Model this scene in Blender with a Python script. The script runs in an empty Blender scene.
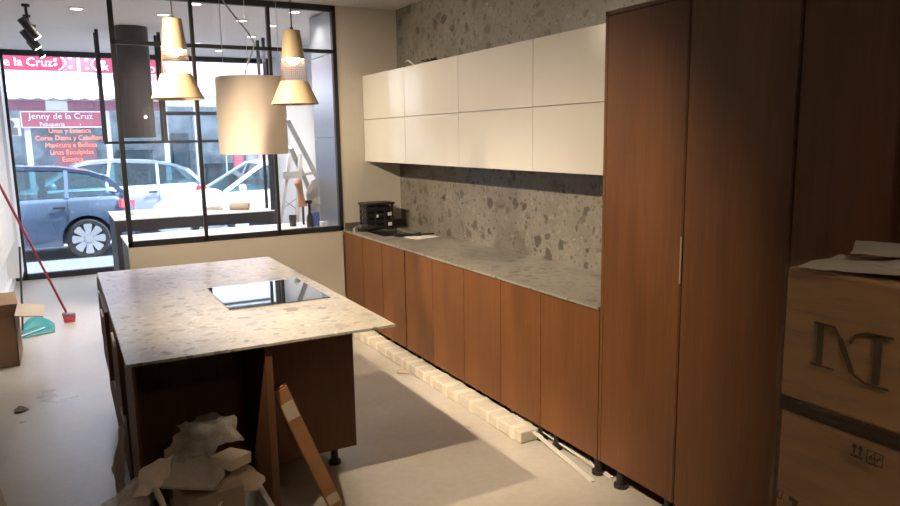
import bpy, bmesh, math, random
from mathutils import Vector, Matrix, noise
R = math.radians
S = bpy.context.scene
COL = S.collection
random.seed(7)

# ------------------------------------------------------------------ camera
YAW, PITCH, ROLL, HC, FPX = 0.4985, 0.1624, -0.0163, 1.7, 710.0
FW = Vector((math.sin(YAW)*math.cos(PITCH), math.cos(YAW)*math.cos(PITCH), -math.sin(PITCH)))
r0 = Vector((math.cos(YAW), -math.sin(YAW), 0)); u0 = r0.cross(FW)
RT = r0*math.cos(ROLL)+u0*math.sin(ROLL); UP = u0*math.cos(ROLL)-r0*math.sin(ROLL)
cam = bpy.data.objects.new('camera', bpy.data.cameras.new('camera')); COL.objects.link(cam)
cam.data.sensor_width = 36; cam.data.lens = 36*FPX/900; cam.data.clip_start = .05
M = Matrix((RT, UP, -FW)).transposed().to_4x4(); M.translation = Vector((0, 0, HC))
cam.matrix_world = M
S.camera = cam
def AT(px, py, y):
    d = FW*FPX+RT*(px-450)-UP*(py-253); return Vector((0, 0, HC))+d*(y/d.y)

# ------------------------------------------------------------------ world, sun, exposure
S.view_settings.view_transform = 'Standard'; S.view_settings.look = 'None'
S.view_settings.gamma = 1; S.view_settings.use_curve_mapping = False
S.view_settings.exposure = 0.0
w = bpy.data.worlds.new('world'); S.world = w; w.use_nodes = True
bg = w.node_tree.nodes['Background']; bg.inputs[0].default_value = (.69, .80, 1, 1); bg.inputs[1].default_value = 5.8
sl = bpy.data.lights.new('sun', 'SUN'); sl.energy = 26; sl.angle = R(1); sl.color = (1, .96, .9)
sun = bpy.data.objects.new('sun', sl); COL.objects.link(sun)
sun.rotation_euler = Vector((-.55, .09, -.8)).to_track_quat('-Z', 'Y').to_euler(); sun.location = (0, 5, 12)
LAMP = (1.0, .80, .56)      # warm ceiling lamps of the kitchen
P_AIM, P_FRONT, P_BULB = 490, 70, 90

# ------------------------------------------------------------------ materials
def mat(name):
    m = bpy.data.materials.new(name); m.use_nodes = True
    nt = m.node_tree; return m, nt, nt.nodes['Principled BSDF']
def nd(nt, t, **k):
    n = nt.nodes.new(t)
    for a, b in k.items(): setattr(n, a, b)
    return n
def ramp(nt, fac, stops):
    r = nd(nt, 'ShaderNodeValToRGB'); e = r.color_ramp.elements
    while len(e) < len(stops): e.new(.5)
    for el, (p, c) in zip(e, stops): el.position = p; el.color = (*c, 1) if len(c) == 3 else c
    nt.links.new(fac, r.inputs[0]); return r.outputs[0]
def mapped(nt, scale=(1, 1, 1)):
    tc = nd(nt, 'ShaderNodeTexCoord'); mp = nd(nt, 'ShaderNodeMapping'); mp.inputs['Scale'].default_value = scale
    nt.links.new(tc.outputs['Object'], mp.inputs[0]); return mp.outputs[0]
def mixc(nt, f, a, b, mode='MIX'):
    m = nd(nt, 'ShaderNodeMix', data_type='RGBA', blend_type=mode)
    for i, v in ((0, f), (6, a), (7, b)):
        if hasattr(v, 'links'): nt.links.new(v, m.inputs[i])
        else: m.inputs[i].default_value = v if i == 0 else (*v, 1)
    return m.outputs[2]
def bump(nt, b, h, s, d=.01):
    n = nd(nt, 'ShaderNodeBump'); n.inputs['Strength'].default_value = s; n.inputs['Distance'].default_value = d
    nt.links.new(h, n.inputs['Height']); nt.links.new(n.outputs[0], b.inputs['Normal'])
def noi(nt, vec, scale, detail=3, rough=.5):
    n = nd(nt, 'ShaderNodeTexNoise'); n.inputs['Scale'].default_value = scale; n.inputs['Detail'].default_value = detail
    n.inputs['Roughness'].default_value = rough; nt.links.new(vec, n.inputs['Vector']); return n
def plain(name, c, rough=.5, metal=0, spec=.5, var=.06, nscale=6, bmp=0, scale=(1, 1, 1), coat=0, emit=None):
    m, nt, b = mat(name)
    v = mapped(nt, scale); n = noi(nt, v, nscale, 4)
    lo = tuple(max(0, x*(1-var)) for x in c); hi = tuple(min(1, x*(1+var)) for x in c)
    nt.links.new(ramp(nt, n.outputs[0], [(.3, lo), (.7, hi)]), b.inputs['Base Color'])
    b.inputs['Roughness'].default_value = rough; b.inputs['Metallic'].default_value = metal
    b.inputs['Specular IOR Level'].default_value = spec; b.inputs['Coat Weight'].default_value = coat
    if bmp: bump(nt, b, n.outputs[0], bmp)
    if emit: b.inputs['Emission Color'].default_value = (*c, 1); b.inputs['Emission Strength'].default_value = emit
    return m
def emitter(name, c, s):
    m, nt, b = mat(name); b.inputs['Base Color'].default_value = (*c, 1)
    b.inputs['Emission Color'].default_value = (*c, 1); b.inputs['Emission Strength'].default_value = s; return m
def wood(name, dark, light, rough=.42, vert=True):
    m, nt, b = mat(name)
    v = mapped(nt, (14, 14, .55) if vert else (14, .55, 14))
    n = noi(nt, v, 3.0, 8, .62); n2 = noi(nt, mapped(nt, (2.2, 2.2, .5)), 1.6, 3)
    n3 = noi(nt, mapped(nt, (90, 90, 2.2)), 3, 3)
    c = ramp(nt, n.outputs[0], [(.25, dark), (.75, light)])
    c = mixc(nt, .5, c, ramp(nt, n2.outputs[0], [(.3, tuple(x*.8 for x in dark)), (.7, light)]))
    c = mixc(nt, .35, c, ramp(nt, n3.outputs[0], [(.3, (.6, .6, .6)), (.7, (1.25, 1.25, 1.25))]), 'MULTIPLY')
    nt.links.new(c, b.inputs['Base Color']); b.inputs['Roughness'].default_value = rough
    bump(nt, b, n3.outputs[0], .12, .002); return m
def stone(name, tint=1.0, rough=.35):
    m, nt, b = mat(name)
    v0 = mapped(nt)
    wn = noi(nt, v0, 9, 3); wm = nd(nt, 'ShaderNodeVectorMath', operation='MULTIPLY_ADD')
    nt.links.new(wn.outputs['Color'], wm.inputs[0]); wm.inputs[1].default_value = (.11, .11, .11); nt.links.new(v0, wm.inputs[2])
    v = wm.outputs[0]
    fine = noi(nt, v0, 60, 5, .7); cloud = noi(nt, v0, 5, 4, .6)
    base = ramp(nt, fine.outputs[0], [(.3, (.17*tint, .155*tint, .13*tint)), (.7, (.36*tint, .335*tint, .29*tint))])
    base = mixc(nt, .5, base, ramp(nt, cloud.outputs[0], [(.3, (.19*tint, .175*tint, .15*tint)), (.7, (.37*tint, .345*tint, .30*tint))]))
    def chips(scale, thr_lo, thr_hi, cstops, sel):
        vo = nd(nt, 'ShaderNodeTexVoronoi'); vo.inputs['Scale'].default_value = scale; nt.links.new(v, vo.inputs['Vector'])
        sp = nd(nt, 'ShaderNodeSeparateColor'); nt.links.new(vo.outputs['Color'], sp.inputs[0])
        pick = nd(nt, 'ShaderNodeMath', operation='GREATER_THAN'); nt.links.new(sp.outputs[0], pick.inputs[0]); pick.inputs[1].default_value = sel
        size = nd(nt, 'ShaderNodeMapRange'); nt.links.new(sp.outputs[1], size.inputs[0]); size.inputs[3].default_value = thr_lo; size.inputs[4].default_value = thr_hi
        sub = nd(nt, 'ShaderNodeMath', operation='SUBTRACT'); nt.links.new(size.outputs[0], sub.inputs[0]); nt.links.new(vo.outputs['Distance'], sub.inputs[1])
        soft = nd(nt, 'ShaderNodeMapRange'); nt.links.new(sub.outputs[0], soft.inputs[0]); soft.inputs[1].default_value = 0; soft.inputs[2].default_value = .06
        mu = nd(nt, 'ShaderNodeMath', operation='MULTIPLY'); nt.links.new(soft.outputs[0], mu.inputs[0]); nt.links.new(pick.outputs[0], mu.inputs[1])
        return mu.outputs[0], ramp(nt, sp.outputs[2], cstops)
    t = tint
    for sc, lo, hi, st, sel in (
        (34, .25, .5, [(0, (.42*t, .39*t, .345*t)), (.4, (.20*t, .18*t, .155*t)), (1, (.09*t, .08*t, .07*t))], .45),
        (16, .2, .5, [(0, (.11*t, .10*t, .09*t)), (.5, (.22*t, .195*t, .165*t)), (1, (.36*t, .33*t, .285*t))], .55),
        (9.5, .18, .44, [(0, (.075*t, .066*t, .056*t)), (.6, (.135*t, .115*t, .093*t)), (1, (.20*t, .17*t, .13*t))], .56)):
        f, c = chips(sc, lo, hi, st, sel)
        mm = nd(nt, 'ShaderNodeMath', operation='MULTIPLY'); nt.links.new(f, mm.inputs[0]); mm.inputs[1].default_value = .88
        base = mixc(nt, mm.outputs[0], base, c)
    nt.links.new(base, b.inputs['Base Color']); b.inputs['Roughness'].default_value = rough
    bump(nt, b, fine.outputs[0], .05, .002); return m
def glass(name, tint=(1, 1, 1), refl=.08, rough=0.0, alpha=.93):
    m = bpy.data.materials.new(name); m.use_nodes = True; nt = m.node_tree; nt.nodes.clear()
    o = nd(nt, 'ShaderNodeOutputMaterial'); t = nd(nt, 'ShaderNodeBsdfTransparent'); g = nd(nt, 'ShaderNodeBsdfGlossy')
    g.inputs['Roughness'].default_value = rough; t.inputs[0].default_value = (tint[0]*alpha, tint[1]*alpha, tint[2]*alpha, 1)
    lw = nd(nt, 'ShaderNodeFresnel'); lw.inputs[0].default_value = 1.3
    ad = nd(nt, 'ShaderNodeMath', operation='MULTIPLY_ADD'); nt.links.new(lw.outputs[0], ad.inputs[0]); ad.inputs[1].default_value = .7; ad.inputs[2].default_value = refl*.2
    mx = nd(nt, 'ShaderNodeMixShader'); nt.links.new(ad.outputs[0], mx.inputs[0]); nt.links.new(t.outputs[0], mx.inputs[1]); nt.links.new(g.outputs[0], mx.inputs[2])
    nt.links.new(mx.outputs[0], o.inputs[0]); return m
def floor_mat():
    m, nt, b = mat('polished_concrete')
    v = mapped(nt); a = noi(nt, v, 1.6, 6, .62); f = noi(nt, v, 24, 5, .6)
    c = ramp(nt, a.outputs[0], [(.28, (.35, .315, .27)), (.72, (.48, .44, .385))])
    c = mixc(nt, .22, c, ramp(nt, f.outputs[0], [(.3, (.34, .31, .28)), (.7, (.56, .53, .48))]))
    nt.links.new(c, b.inputs['Base Color'])
    rr = nd(nt, 'ShaderNodeMapRange'); nt.links.new(a.outputs[0], rr.inputs[0]); rr.inputs[3].default_value = .22; rr.inputs[4].default_value = .38
    nt.links.new(rr.outputs[0], b.inputs['Roughness']); bump(nt, b, a.outputs[0], .05, .01); return m

m_floor = floor_mat()
m_wall = plain('warm_white_paint', (.60, .56, .50), .85, var=.02, bmp=.03)
m_dim = plain('taupe_paint', (.22, .20, .18), .85, var=.03)
m_ceil = plain('ceiling_paint', (.74, .73, .75), .9, var=.02)
m_front = plain('front_wall_paint', (.76, .76, .77), .8, var=.03)
m_stone = stone('ceppo_stone_shaded', .54); m_stonetop = stone('ceppo_stone_polished_lit', .76, .28); m_stoneisl = stone('ceppo_stone_island_lit', 1.15, .28)  # same stone thrice; differing light on wall, counter and island is baked into tint
m_wood = wood('walnut_veneer', (.092, .033, .0085), (.178, .068, .018), .5)
m_wooddk = wood('walnut_veneer_dark', (.090, .036, .014), (.145, .060, .022), .6)
m_woodedge = plain('walnut_edge', (.13, .05, .02), .5, var=.2, nscale=20)
m_lacq = plain('cream_gloss_lacquer', (.53, .515, .485), .16, var=.01, coat=.3)
m_black = plain('black_metal', (.020, .021, .027), .55, var=.1)
m_blackpl = plain('black_plastic', (.018, .018, .018), .45, var=.15)
m_hoodgrey = plain('dark_brown_grey_metal', (.04, .034, .036), .42, var=.05)
m_hobglass = plain('black_ceramic_glass', (.008, .008, .010), .02, var=0, spec=.9, coat=1)
m_beige = plain('beige_ceramic', (.46, .355, .225), .55, var=.04, bmp=.02)
m_shade = plain('cream_painted_steel', (.84, .74, .66), .38, var=.01)
m_mesh = plain('brass_wire', (.20, .14, .10), .45, .4)
m_bulb = emitter('glowing_bulb', (1, .82, .58), P_BULB)
m_lens = emitter('downlight_lens', (1, .93, .85), 9)
m_spotlens = emitter('spot_lens', (1, .93, .85), 14)
m_white = plain('white_paint', (.78, .78, .79), .45, var=.02)
m_whitetop = plain('white_worktop', (.80, .80, .80), .25, var=.02)
m_card = plain('cardboard', (.62, .36, .165), .8, var=.10, nscale=3, bmp=.05, scale=(1, 1, 6))
m_card2 = plain('dull_cardboard', (.34, .22, .14), .8, var=.1, nscale=3)
m_cardlt = plain('pale_cardboard', (.46, .37, .28), .85, var=.08)
m_ink = plain('printed_ink', (.13, .09, .055), .8)
m_tapebrown = plain('dark_brown_strap', (.035, .022, .013), .35)
m_paper = plain('white_paper', (.62, .57, .50), .8, var=.08, nscale=3)
m_foam = plain('white_foam', (.50, .45, .38), .9, var=.08, nscale=30, bmp=.2)
m_tape = plain('cream_masking_tape', (.60, .55, .46), .7)
m_alu = plain('aluminium', (.55, .55, .55), .35, .25, var=.05)
m_alubr = plain('brushed_aluminium', (.36, .36, .35), .4, .3, var=.05)
m_teal = plain('teal_plastic', (.015, .25, .27), .4)
m_red = plain('red_plastic', (.33, .02, .04), .4)
m_steel = plain('blue_grey_steel', (.36, .39, .44), .28, .75, var=.04, nscale=2, scale=(20, 20, .6))
m_sink = plain('dark_sink', (.07, .065, .055), .4)
m_glass = glass('clear_glass'); m_glass2 = glass('storefront_glass', (.93, .97, 1), .1)
m_road = plain('asphalt', (.22, .23, .25), .9, var=.12, nscale=20)
m_walk = plain('sidewalk_tiles', (.10, .115, .145), .85, var=.12)
m_carA = plain('grey_blue_car_paint', (.075, .11, .17), .25, .35, coat=.7, var=.02)
m_carB = plain('silver_car_paint', (.42, .47, .56), .25, .3, coat=.7, var=.02)
m_carC = plain('white_car_paint', (.78, .80, .82), .25, coat=.7, var=.02)
m_tyre = plain('rubber', (.02, .02, .022), .8)
m_hub = plain('silver_hubcap', (.50, .52, .55), .35, .5)
m_carglass = glass('car_glass', (.62, .80, .82), .2, alpha=.9)
m_tail = plain('red_tail_lamp', (.55, .02, .04), .15, coat=1)
m_fascia = plain('pink_red_fascia', (.45, .015, .055), .4)
m_mauve = plain('mauve_panel', (.30, .12, .16), .5)
m_awnpink = plain('pink_awning', (.70, .24, .34), .7, var=.05)
m_awnwhite = plain('white_awning', (.85, .85, .85), .8)
m_fac = plain('facade_plaster', (.68, .67, .66), .9)
m_dark = plain('dark_shop_interior', (.50, .53, .53), .6, var=.5, nscale=3)
m_neon = emitter('orange_red_sign_letters', (1, .22, .13), 1.6)
m_letter = plain('cream_letters', (.95, .88, .88), .5)

# ------------------------------------------------------------------ mesh helpers
def wloc(o):
    v = Vector((0, 0, 0))
    while o: v += Vector(o.location); o = o.parent
    return v
class MB:
    def __init__(s): s.v = []; s.f = []
    def add(s, vs, fs):
        n = len(s.v); s.v += [Vector(p) for p in vs]; s.f += [[i+n for i in f] for f in fs]; return s
    def box(s, x0, y0, z0, x1, y1, z1):
        return s.add([(x0, y0, z0), (x1, y0, z0), (x1, y1, z0), (x0, y1, z0), (x0, y0, z1), (x1, y0, z1), (x1, y1, z1), (x0, y1, z1)],
                     [(3, 2, 1, 0), (4, 5, 6, 7), (0, 1, 5, 4), (1, 2, 6, 5), (2, 3, 7, 6), (3, 0, 4, 7)])
    def obox(s, m, sx, sy, sz):
        vs = [m @ Vector((a*sx/2, b*sy/2, c*sz/2)) for c in (-1, 1) for a, b in ((-1, -1), (1, -1), (1, 1), (-1, 1))]
        return s.add(vs, [(3, 2, 1, 0), (4, 5, 6, 7), (0, 1, 5, 4), (1, 2, 6, 5), (2, 3, 7, 6), (3, 0, 4, 7)])
    def bar(s, a, b, wd, h, up=(0, 0, 1)):
        a = Vector(a); b = Vector(b); z = (b-a); L = z.length; z.normalize()
        x = z.cross(Vector(up));
        if x.length < 1e-4: x = z.cross(Vector((0, 1, 0)))
        x.normalize(); y = z.cross(x)
        m = Matrix((x, y, z)).transposed().to_4x4(); m.translation = (a+b)/2
        return s.obox(m, wd, h, L)
    def ring(s, c, x, y, r, n): return [c+x*(r*math.cos(2*math.pi*i/n))+y*(r*math.sin(2*math.pi*i/n)) for i in range(n)]
    def cyl(s, a, b, ra, rb=None, n=24, caps=True):
        rb = ra if rb is None else rb
        a = Vector(a); b = Vector(b); z = (b-a).normalized(); x = z.orthogonal().normalized(); y = z.cross(x)
        vs = s.ring(a, x, y, ra, n)+s.ring(b, x, y, rb, n)
        fs = [(i, (i+1) % n, n+(i+1) % n, n+i) for i in range(n)]
        if caps: fs += [tuple(range(n))[::-1], tuple(range(n, 2*n))]
        return s.add(vs, fs)
    def tube(s, pts, r, n=8):
        pts = [Vector(p) for p in pts]; vs = []; ref = None
        for i, p in enumerate(pts):
            t = (pts[min(i+1, len(pts)-1)]-pts[max(i-1, 0)]).normalized()
            x = (t.orthogonal() if ref is None else ref-t*ref.dot(t)).normalized(); ref = x
            vs += s.ring(p, x, t.cross(x), r if not isinstance(r, (list, tuple)) else r[i], n)
        fs = [(k*n+i, k*n+(i+1) % n, (k+1)*n+(i+1) % n, (k+1)*n+i) for k in range(len(pts)-1) for i in range(n)]
        fs += [tuple(range(n))[::-1], tuple(range((len(pts)-1)*n, len(pts)*n))]
        return s.add(vs, fs)
    def lathe(s, c, prof, n=40, close=True):
        c = Vector(c); vs = []
        for r, z in prof: vs += [c+Vector((r*math.cos(2*math.pi*i/n), r*math.sin(2*math.pi*i/n), z)) for i in range(n)]
        K = len(prof)
        fs = [(k*n+i, k*n+(i+1) % n, (k+1)*n+(i+1) % n, (k+1)*n+i) for k in range(K-1) for i in range(n)]
        if close: fs += [((K-1)*n+i, (K-1)*n+(i+1) % n, (i+1) % n, i) for i in range(n)]
        return s.add(vs, fs)
    def prism(s, poly, d0, d1, f):
        n = len(poly); vs = [f(a, b, d0) for a, b in poly]+[f(a, b, d1) for a, b in poly]
        return s.add(vs, [tuple(range(n))[::-1], tuple(range(n, 2*n))]+[(i, (i+1) % n, n+(i+1) % n, n+i) for i in range(n)])
    def sphere(s, c, r, nu=20, nv=12):
        c = Vector(c); rr = r if isinstance(r, (tuple, list)) else (r, r, r); vs = []
        for j in range(1, nv):
            t = math.pi*j/nv
            vs += [c+Vector((rr[0]*math.sin(t)*math.cos(2*math.pi*i/nu), rr[1]*math.sin(t)*math.sin(2*math.pi*i/nu), rr[2]*math.cos(t))) for i in range(nu)]
        vs += [c+Vector((0, 0, rr[2])), c-Vector((0, 0, rr[2]))]; T = len(vs)-2
        fs = [(j*nu+i, (j+1)*nu+i, (j+1)*nu+(i+1) % nu, j*nu+(i+1) % nu) for j in range(nv-2) for i in range(nu)]
        fs += [(T, i, (i+1) % nu) for i in range(nu)]+[(T+1, (nv-2)*nu+(i+1) % nu, (nv-2)*nu+i) for i in range(nu)]
        return s.add(vs, fs)
    def build(s, name, m, parent=None, bevel=0, smooth=False, seg=2, loc=None):
        base = Vector(loc) if loc else wloc(parent)
        me = bpy.data.meshes.new(name); me.from_pydata([v-base for v in s.v], [], s.f); me.update()
        bm = bmesh.new(); bm.from_mesh(me); bmesh.ops.recalc_face_normals(bm, faces=bm.faces); bm.to_mesh(me); bm.free()
        me.materials.append(m); o = bpy.data.objects.new(name, me); COL.objects.link(o)
        if loc: o.location = base
        if parent: o.parent = parent
        if smooth:
            me.polygons.foreach_set('use_smooth', [True]*len(me.polygons))
            try: me.set_sharp_from_angle(angle=R(38))
            except Exception: pass
        if bevel:
            b = o.modifiers.new('bevel', 'BEVEL'); b.width = bevel; b.segments = seg; b.limit_method = 'ANGLE'
        return o
def tag(o, label, cat, group=None, kind=None):
    o['label'] = label; o['category'] = cat
    if group: o['group'] = group
    if kind: o['kind'] = kind
    return o
def struct(o): o['kind'] = 'structure'; return o
def empty(name, loc, label=None, cat=None, group=None):
    o = bpy.data.objects.new(name, None); COL.objects.link(o); o.location = loc; o.empty_display_size = .1
    if label: tag(o, label, cat, group)
    return o
def copy_tree(o, loc=None, parent=None, label=None):
    c = o.copy(); COL.objects.link(c)
    if parent: c.parent = parent
    if loc: c.location = loc
    if label: c['label'] = label
    for ch in list(o.children): copy_tree(ch, None, c)
    return c
def cut(o, cutter):
    mo = o.modifiers.new('cut', 'BOOLEAN'); mo.object = cutter; mo.operation = 'DIFFERENCE'; mo.solver = 'EXACT'
    dg = bpy.context.evaluated_depsgraph_get(); me = bpy.data.meshes.new_from_object(o.evaluated_get(dg))
    o.modifiers.clear(); o.data = me; bpy.data.objects.remove(cutter)
def text(name, s, size, m, parent, loc, rot, ext=.002, align='LEFT', sx=1, shear=0):
    cu = bpy.data.curves.new(name, 'FONT'); cu.body = s; cu.size = size; cu.extrude = ext; cu.align_x = align; cu.shear = shear
    cu.resolution_u = 3
    t = bpy.data.objects.new(name, cu); COL.objects.link(t)
    dg = bpy.context.evaluated_depsgraph_get(); me = bpy.data.meshes.new_from_object(t.evaluated_get(dg)); bpy.data.objects.remove(t)
    o = bpy.data.objects.new(name, me); COL.objects.link(o); me.materials.clear(); me.materials.append(m)
    if parent: o.parent = parent
    o.location = Vector(loc)-wloc(parent); o.rotation_euler = rot; o.scale = (sx, 1, 1); return o

# ------------------------------------------------------------------ the room
CZ, XW, XF, YP, YS = 2.82, 2.76, 2.19, 6.01, 10.25
struct(MB().box(-1.7, -1.6, -.15, XW+.15, YS+.12, 0).build('floor', m_floor))
struct(MB().box(-1.7, -1.6, CZ, XW+.15, YS+.12, CZ+.25).build('ceiling', m_ceil))
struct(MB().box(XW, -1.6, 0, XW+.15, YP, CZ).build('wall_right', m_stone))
struct(MB().box(XW, YP, 0, XW+.15, YS+.12, CZ).build('wall_front_right', m_front))
struct(MB().box(-1.7, -1.6, 0, -1.6, 7.0, CZ).build('wall_left', m_dim))
struct(MB().box(-1.7, 7.0, 0, -.645, YS+.12, CZ).build('wall_front_left', m_front))
struct(MB().box(-1.6, -1.7, 0, XW+.15, -1.6, CZ).build('wall_back', m_dim))
struct(MB().box(-.645, 7.0, 0, -.60, 10.15, .13).build('baseboard_left', m_white, bevel=.003))
# half wall and pier carrying the glazed partition
struct(MB().box(.42, YP, 0, XF+.01, YP+.08, .885).box(XF-.01, YP, 0, XW, YP+.08, CZ).build('wall_partition', m_wall))

# partition glazing
pf = MB()
px0, px1, zb = .42, XF, .885
def bx(m, x0, z0, x1, z1, y0=YP-.005, y1=YP+.045): m.box(x0, y0, z0, x1, y1, z1)
bx(pf, px0, zb, px1, zb+.045); bx(pf, px0, CZ-.05, px1, CZ-.001)
vx = [px0, .985, 1.575, px1-.035]
bx(pf, px0, zb, px0+.035, CZ-.001); bx(pf, px1-.035, zb, px1, CZ-.001)
for x in (.997, 1.600): bx(pf, x, zb, x+.026, CZ-.02)
bx(pf, px0, 2.425, px1, 2.453)
win = struct(pf.build('window_1', m_black, bevel=.003))
MB().box(px0+.02, YP+.018, zb+.02, px1-.02, YP+.024, CZ-.03).build('window_glass', m_glass, win)

# storefront glazing
sf = MB()
def sbx(x0, z0, x1, z1, y0=YS, y1=YS+.08): sf.box(x0, y0, z0, x1, y1, z1)
sbx(-.50, 2.755, XW, CZ); sbx(-.50, 0, XW, .075); sbx(-.60, 0, -.47, CZ); sbx(XW-.07, 0, XW, CZ)
win2 = struct(sf.build('window_2', m_black, bevel=.004))
MB().box(-.5, YS+.035, .05, XW-.03, YS+.041, CZ-.05).build('window_glass', m_glass2, win2)

# pillar and ribbed panel on the left of the front room
pl = MB().box(-.644, 9.7, .13, -.50, YS-.02, CZ-.001)
struct(pl.build('trim_1', m_white, bevel=.004))
rad = empty('ribbed_panel', (-.55, 8.0, .62), 'white panel of upright ribs on the left wall beside the shop window', 'panel')
MB().box(-.62, 6.8, .62, -.556, 9.35, 2.3).build('backing', m_white, rad)
rb = MB()
for i in range(17): rb.box(-.555, 6.82+i*.15, .62, -.515, 6.82+i*.15+.075, 2.3)
rb.build('rib', m_white, rad, bevel=.006)

# ------------------------------------------------------------------ ceiling lights
def downlight(name, x, y, label, group, power, color=LAMP, real=True):
    t = empty(name, (x, y, CZ), label, 'ceiling light', group)
    MB().lathe((x, y, CZ), [(.062, -.001), (.062, -.008), (.046, -.010), (.046, -.001)], 28).build('trim_ring', m_white, t, smooth=True)
    MB().cyl((x, y, CZ-.006), (x, y, CZ-.0015), .046, n=28).build('lens', m_lens, t)
    if real:
        l = bpy.data.lights.new('lamp_light', 'SPOT'); l.energy = power; l.color = color; l.spot_size = R(150); l.spot_blend = .8; l.shadow_soft_size = .03
        o = bpy.data.objects.new('lamp_light', l); COL.objects.link(o); o.parent = t; o.location = (0, 0, -.03)
    return t
# aimed spotlights above the left aisle (they throw the worktop's shadow on the floor)
for i, (y, tgt, pw, cone, lb) in enumerate(((1.73, (2.6, 3.5, .3), 1.0, 62, 'black aimed ceiling spotlight left of the island, nearest the camera'), (2.88, (2.1, 3.9, 0), 1.0, 62, 'black aimed ceiling spotlight left of the island, middle one'),
                            (5.48, (2.5, 4.75, 1.3), .75, 84, 'black aimed ceiling spotlight left of the island, nearest the partition'),
                            (4.46, (1.7, 6.0, .9), .55, 84, 'black aimed ceiling spotlight left of the island, turned to the half wall'))):
    p = Vector((-.28, y, 2.72)); d = (Vector(tgt)-p).normalized()
    t = empty('aimed_spotlight', (-.28, y, CZ), lb, 'spotlight', 'aimed ceiling spotlights')
    MB().cyl(p-d*.13, p-d*.004, .038, n=24).build('housing', m_blackpl, t, smooth=True)
    MB().cyl((p-d*.07), (p.x-d.x*.07, p.y-d.y*.07, CZ-.001), .010, n=10).build('stem', m_blackpl, t)
    MB().cyl(p-d*.0035, p-d*.001, .03, n=24).build('lens', m_spotlens, t)
    l = bpy.data.lights.new('lamp_light', 'SPOT'); l.energy = P_AIM*pw; l.color = LAMP; l.spot_size = R(cone); l.spot_blend = .9; l.shadow_soft_size = .025
    o = bpy.data.objects.new('lamp_light', l); COL.objects.link(o); o.parent = t; o.location = p+d*.005-t.location; o.rotation_euler = d.to_track_quat('-Z', 'Y').to_euler()
downlight('fill_downlight', .9, -.7, 'unseen fill light added in the ceiling behind the camera', 'added fill lights', 55)  # added fill lamp out of view, brightens the cartons and rubbish heap
fr = [(.25, 6.97, 'first round ceiling light right of the black spotlights'), (.94, 7.0, 'round ceiling light just left of the left cone pendant cord'),
      (1.11, 6.36, 'round ceiling light between the left cone pendant and the hood cables'), (1.64, 7.06, 'round ceiling light behind the hood cables'),
      (1.96, 6.42, 'round ceiling light right of the right cone pendant cord'), (1.97, 7.25, 'round ceiling light left of the right cone pendant cord'),
      (1.98, 8.1, 'small far ceiling light beside the hanging rack post'), (1.2, 9.3, 'small far ceiling light behind the left cone pendant'),
      (1.9, 9.5, 'faint far ceiling light near the shop window beam')]
for x, y, lb in fr: downlight('front_room_downlight', x, y, lb, 'front room ceiling lights', P_FRONT, (1, .9, .8))

sp_lab = ['nearest and highest of the black ceiling spotlights', 'middle one of the black ceiling spotlights', 'farthest black ceiling spotlight, with its lit lens showing']
for i, (y, x, zc) in enumerate(((6.94, -.11, 2.635), (7.5, -.12, 2.615), (8.1, -.09, 2.605))):
    t = empty('ceiling_spotlight', (x, y, CZ), sp_lab[i], 'spotlight', 'black spotlights')
    a = Vector((x-.05, y-.02, zc+.07)); b = Vector((x+.05, y+.03, zc-.07))
    MB().lathe((x-.01, y, CZ), [(.03, -.001), (.03, -.02), (.001, -.021), (.001, -.001)], 20).build('base', m_blackpl, t, smooth=True)
    MB().tube([(x-.01, y, CZ-.018), (x-.01, y, CZ-.06), (x, y, zc+.01)], .011).build('stem', m_blackpl, t, smooth=True)
    MB().cyl(a, b, .036, n=24).build('housing', m_blackpl, t, bevel=.004, smooth=True)
    d = (b-a).normalized(); MB().cyl(b, b+d*.006, .028, n=24).build('lens', m_spotlens, t)

# ------------------------------------------------------------------ stone counter and base cabinets
ct = MB(); z0, z1 = .878, .892
sx0, sx1, sy0, sy1 = 2.31, 2.62, 5.38, 5.80
ct.box(XF-.012, 2.545, z0, sx0, 6.008, z1).box(sx1, 2.545, z0, XW-.001, 6.008, z1)
ct.box(sx0, 2.545, z0, sx1, sy0, z1).box(sx0, sy1, z0, sx1, 6.008, z1)
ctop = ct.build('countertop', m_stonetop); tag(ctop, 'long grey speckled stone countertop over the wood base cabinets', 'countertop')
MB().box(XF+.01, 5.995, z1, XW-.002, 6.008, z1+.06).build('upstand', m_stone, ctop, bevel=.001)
sk = MB()
for b_ in ((sx0-.012, sy0-.012, .70, sx0, sy1+.012, z0), (sx1, sy0-.012, .70, sx1+.012, sy1+.012, z0), (sx0, sy0-.012, .70, sx1, sy0, z0), (sx0, sy1, .70, sx1, sy1+.012, z0), (sx0, sy0, .70, sx1, sy1, .712)): sk.box(*b_)
sink = sk.build('sink', m_sink, loc=(2.465, 5.59, .70)); tag(sink, 'dark undermount sink basin at the far end of the stone counter', 'sink')
MB().cyl((2.465, 5.59, .712), (2.465, 5.59, .716), .04).build('drain', m_alu, sink)
seams = [2.545, 3.028, 3.425, 3.86, 4.295, 4.745, 5.17, 5.582, 6.005]
bl = ['wood base cabinet door beside the tall cabinet, widest', 'second wood base cabinet from the tall cabinet', 'third wood base cabinet from the tall cabinet',
      'fourth wood base cabinet from the tall cabinet, mid-run', 'fifth wood base cabinet, just right of the open dark joint', 'third wood base cabinet from the far wall, left of the dark joint',
      'second wood base cabinet from the far wall, below the sink', 'wood base cabinet in the corner at the far wall']
def leg(m, x, y, h): m.cyl((x, y, 0), (x, y, .018), .032).cyl((x, y, .018), (x, y, h), .019)
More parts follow.
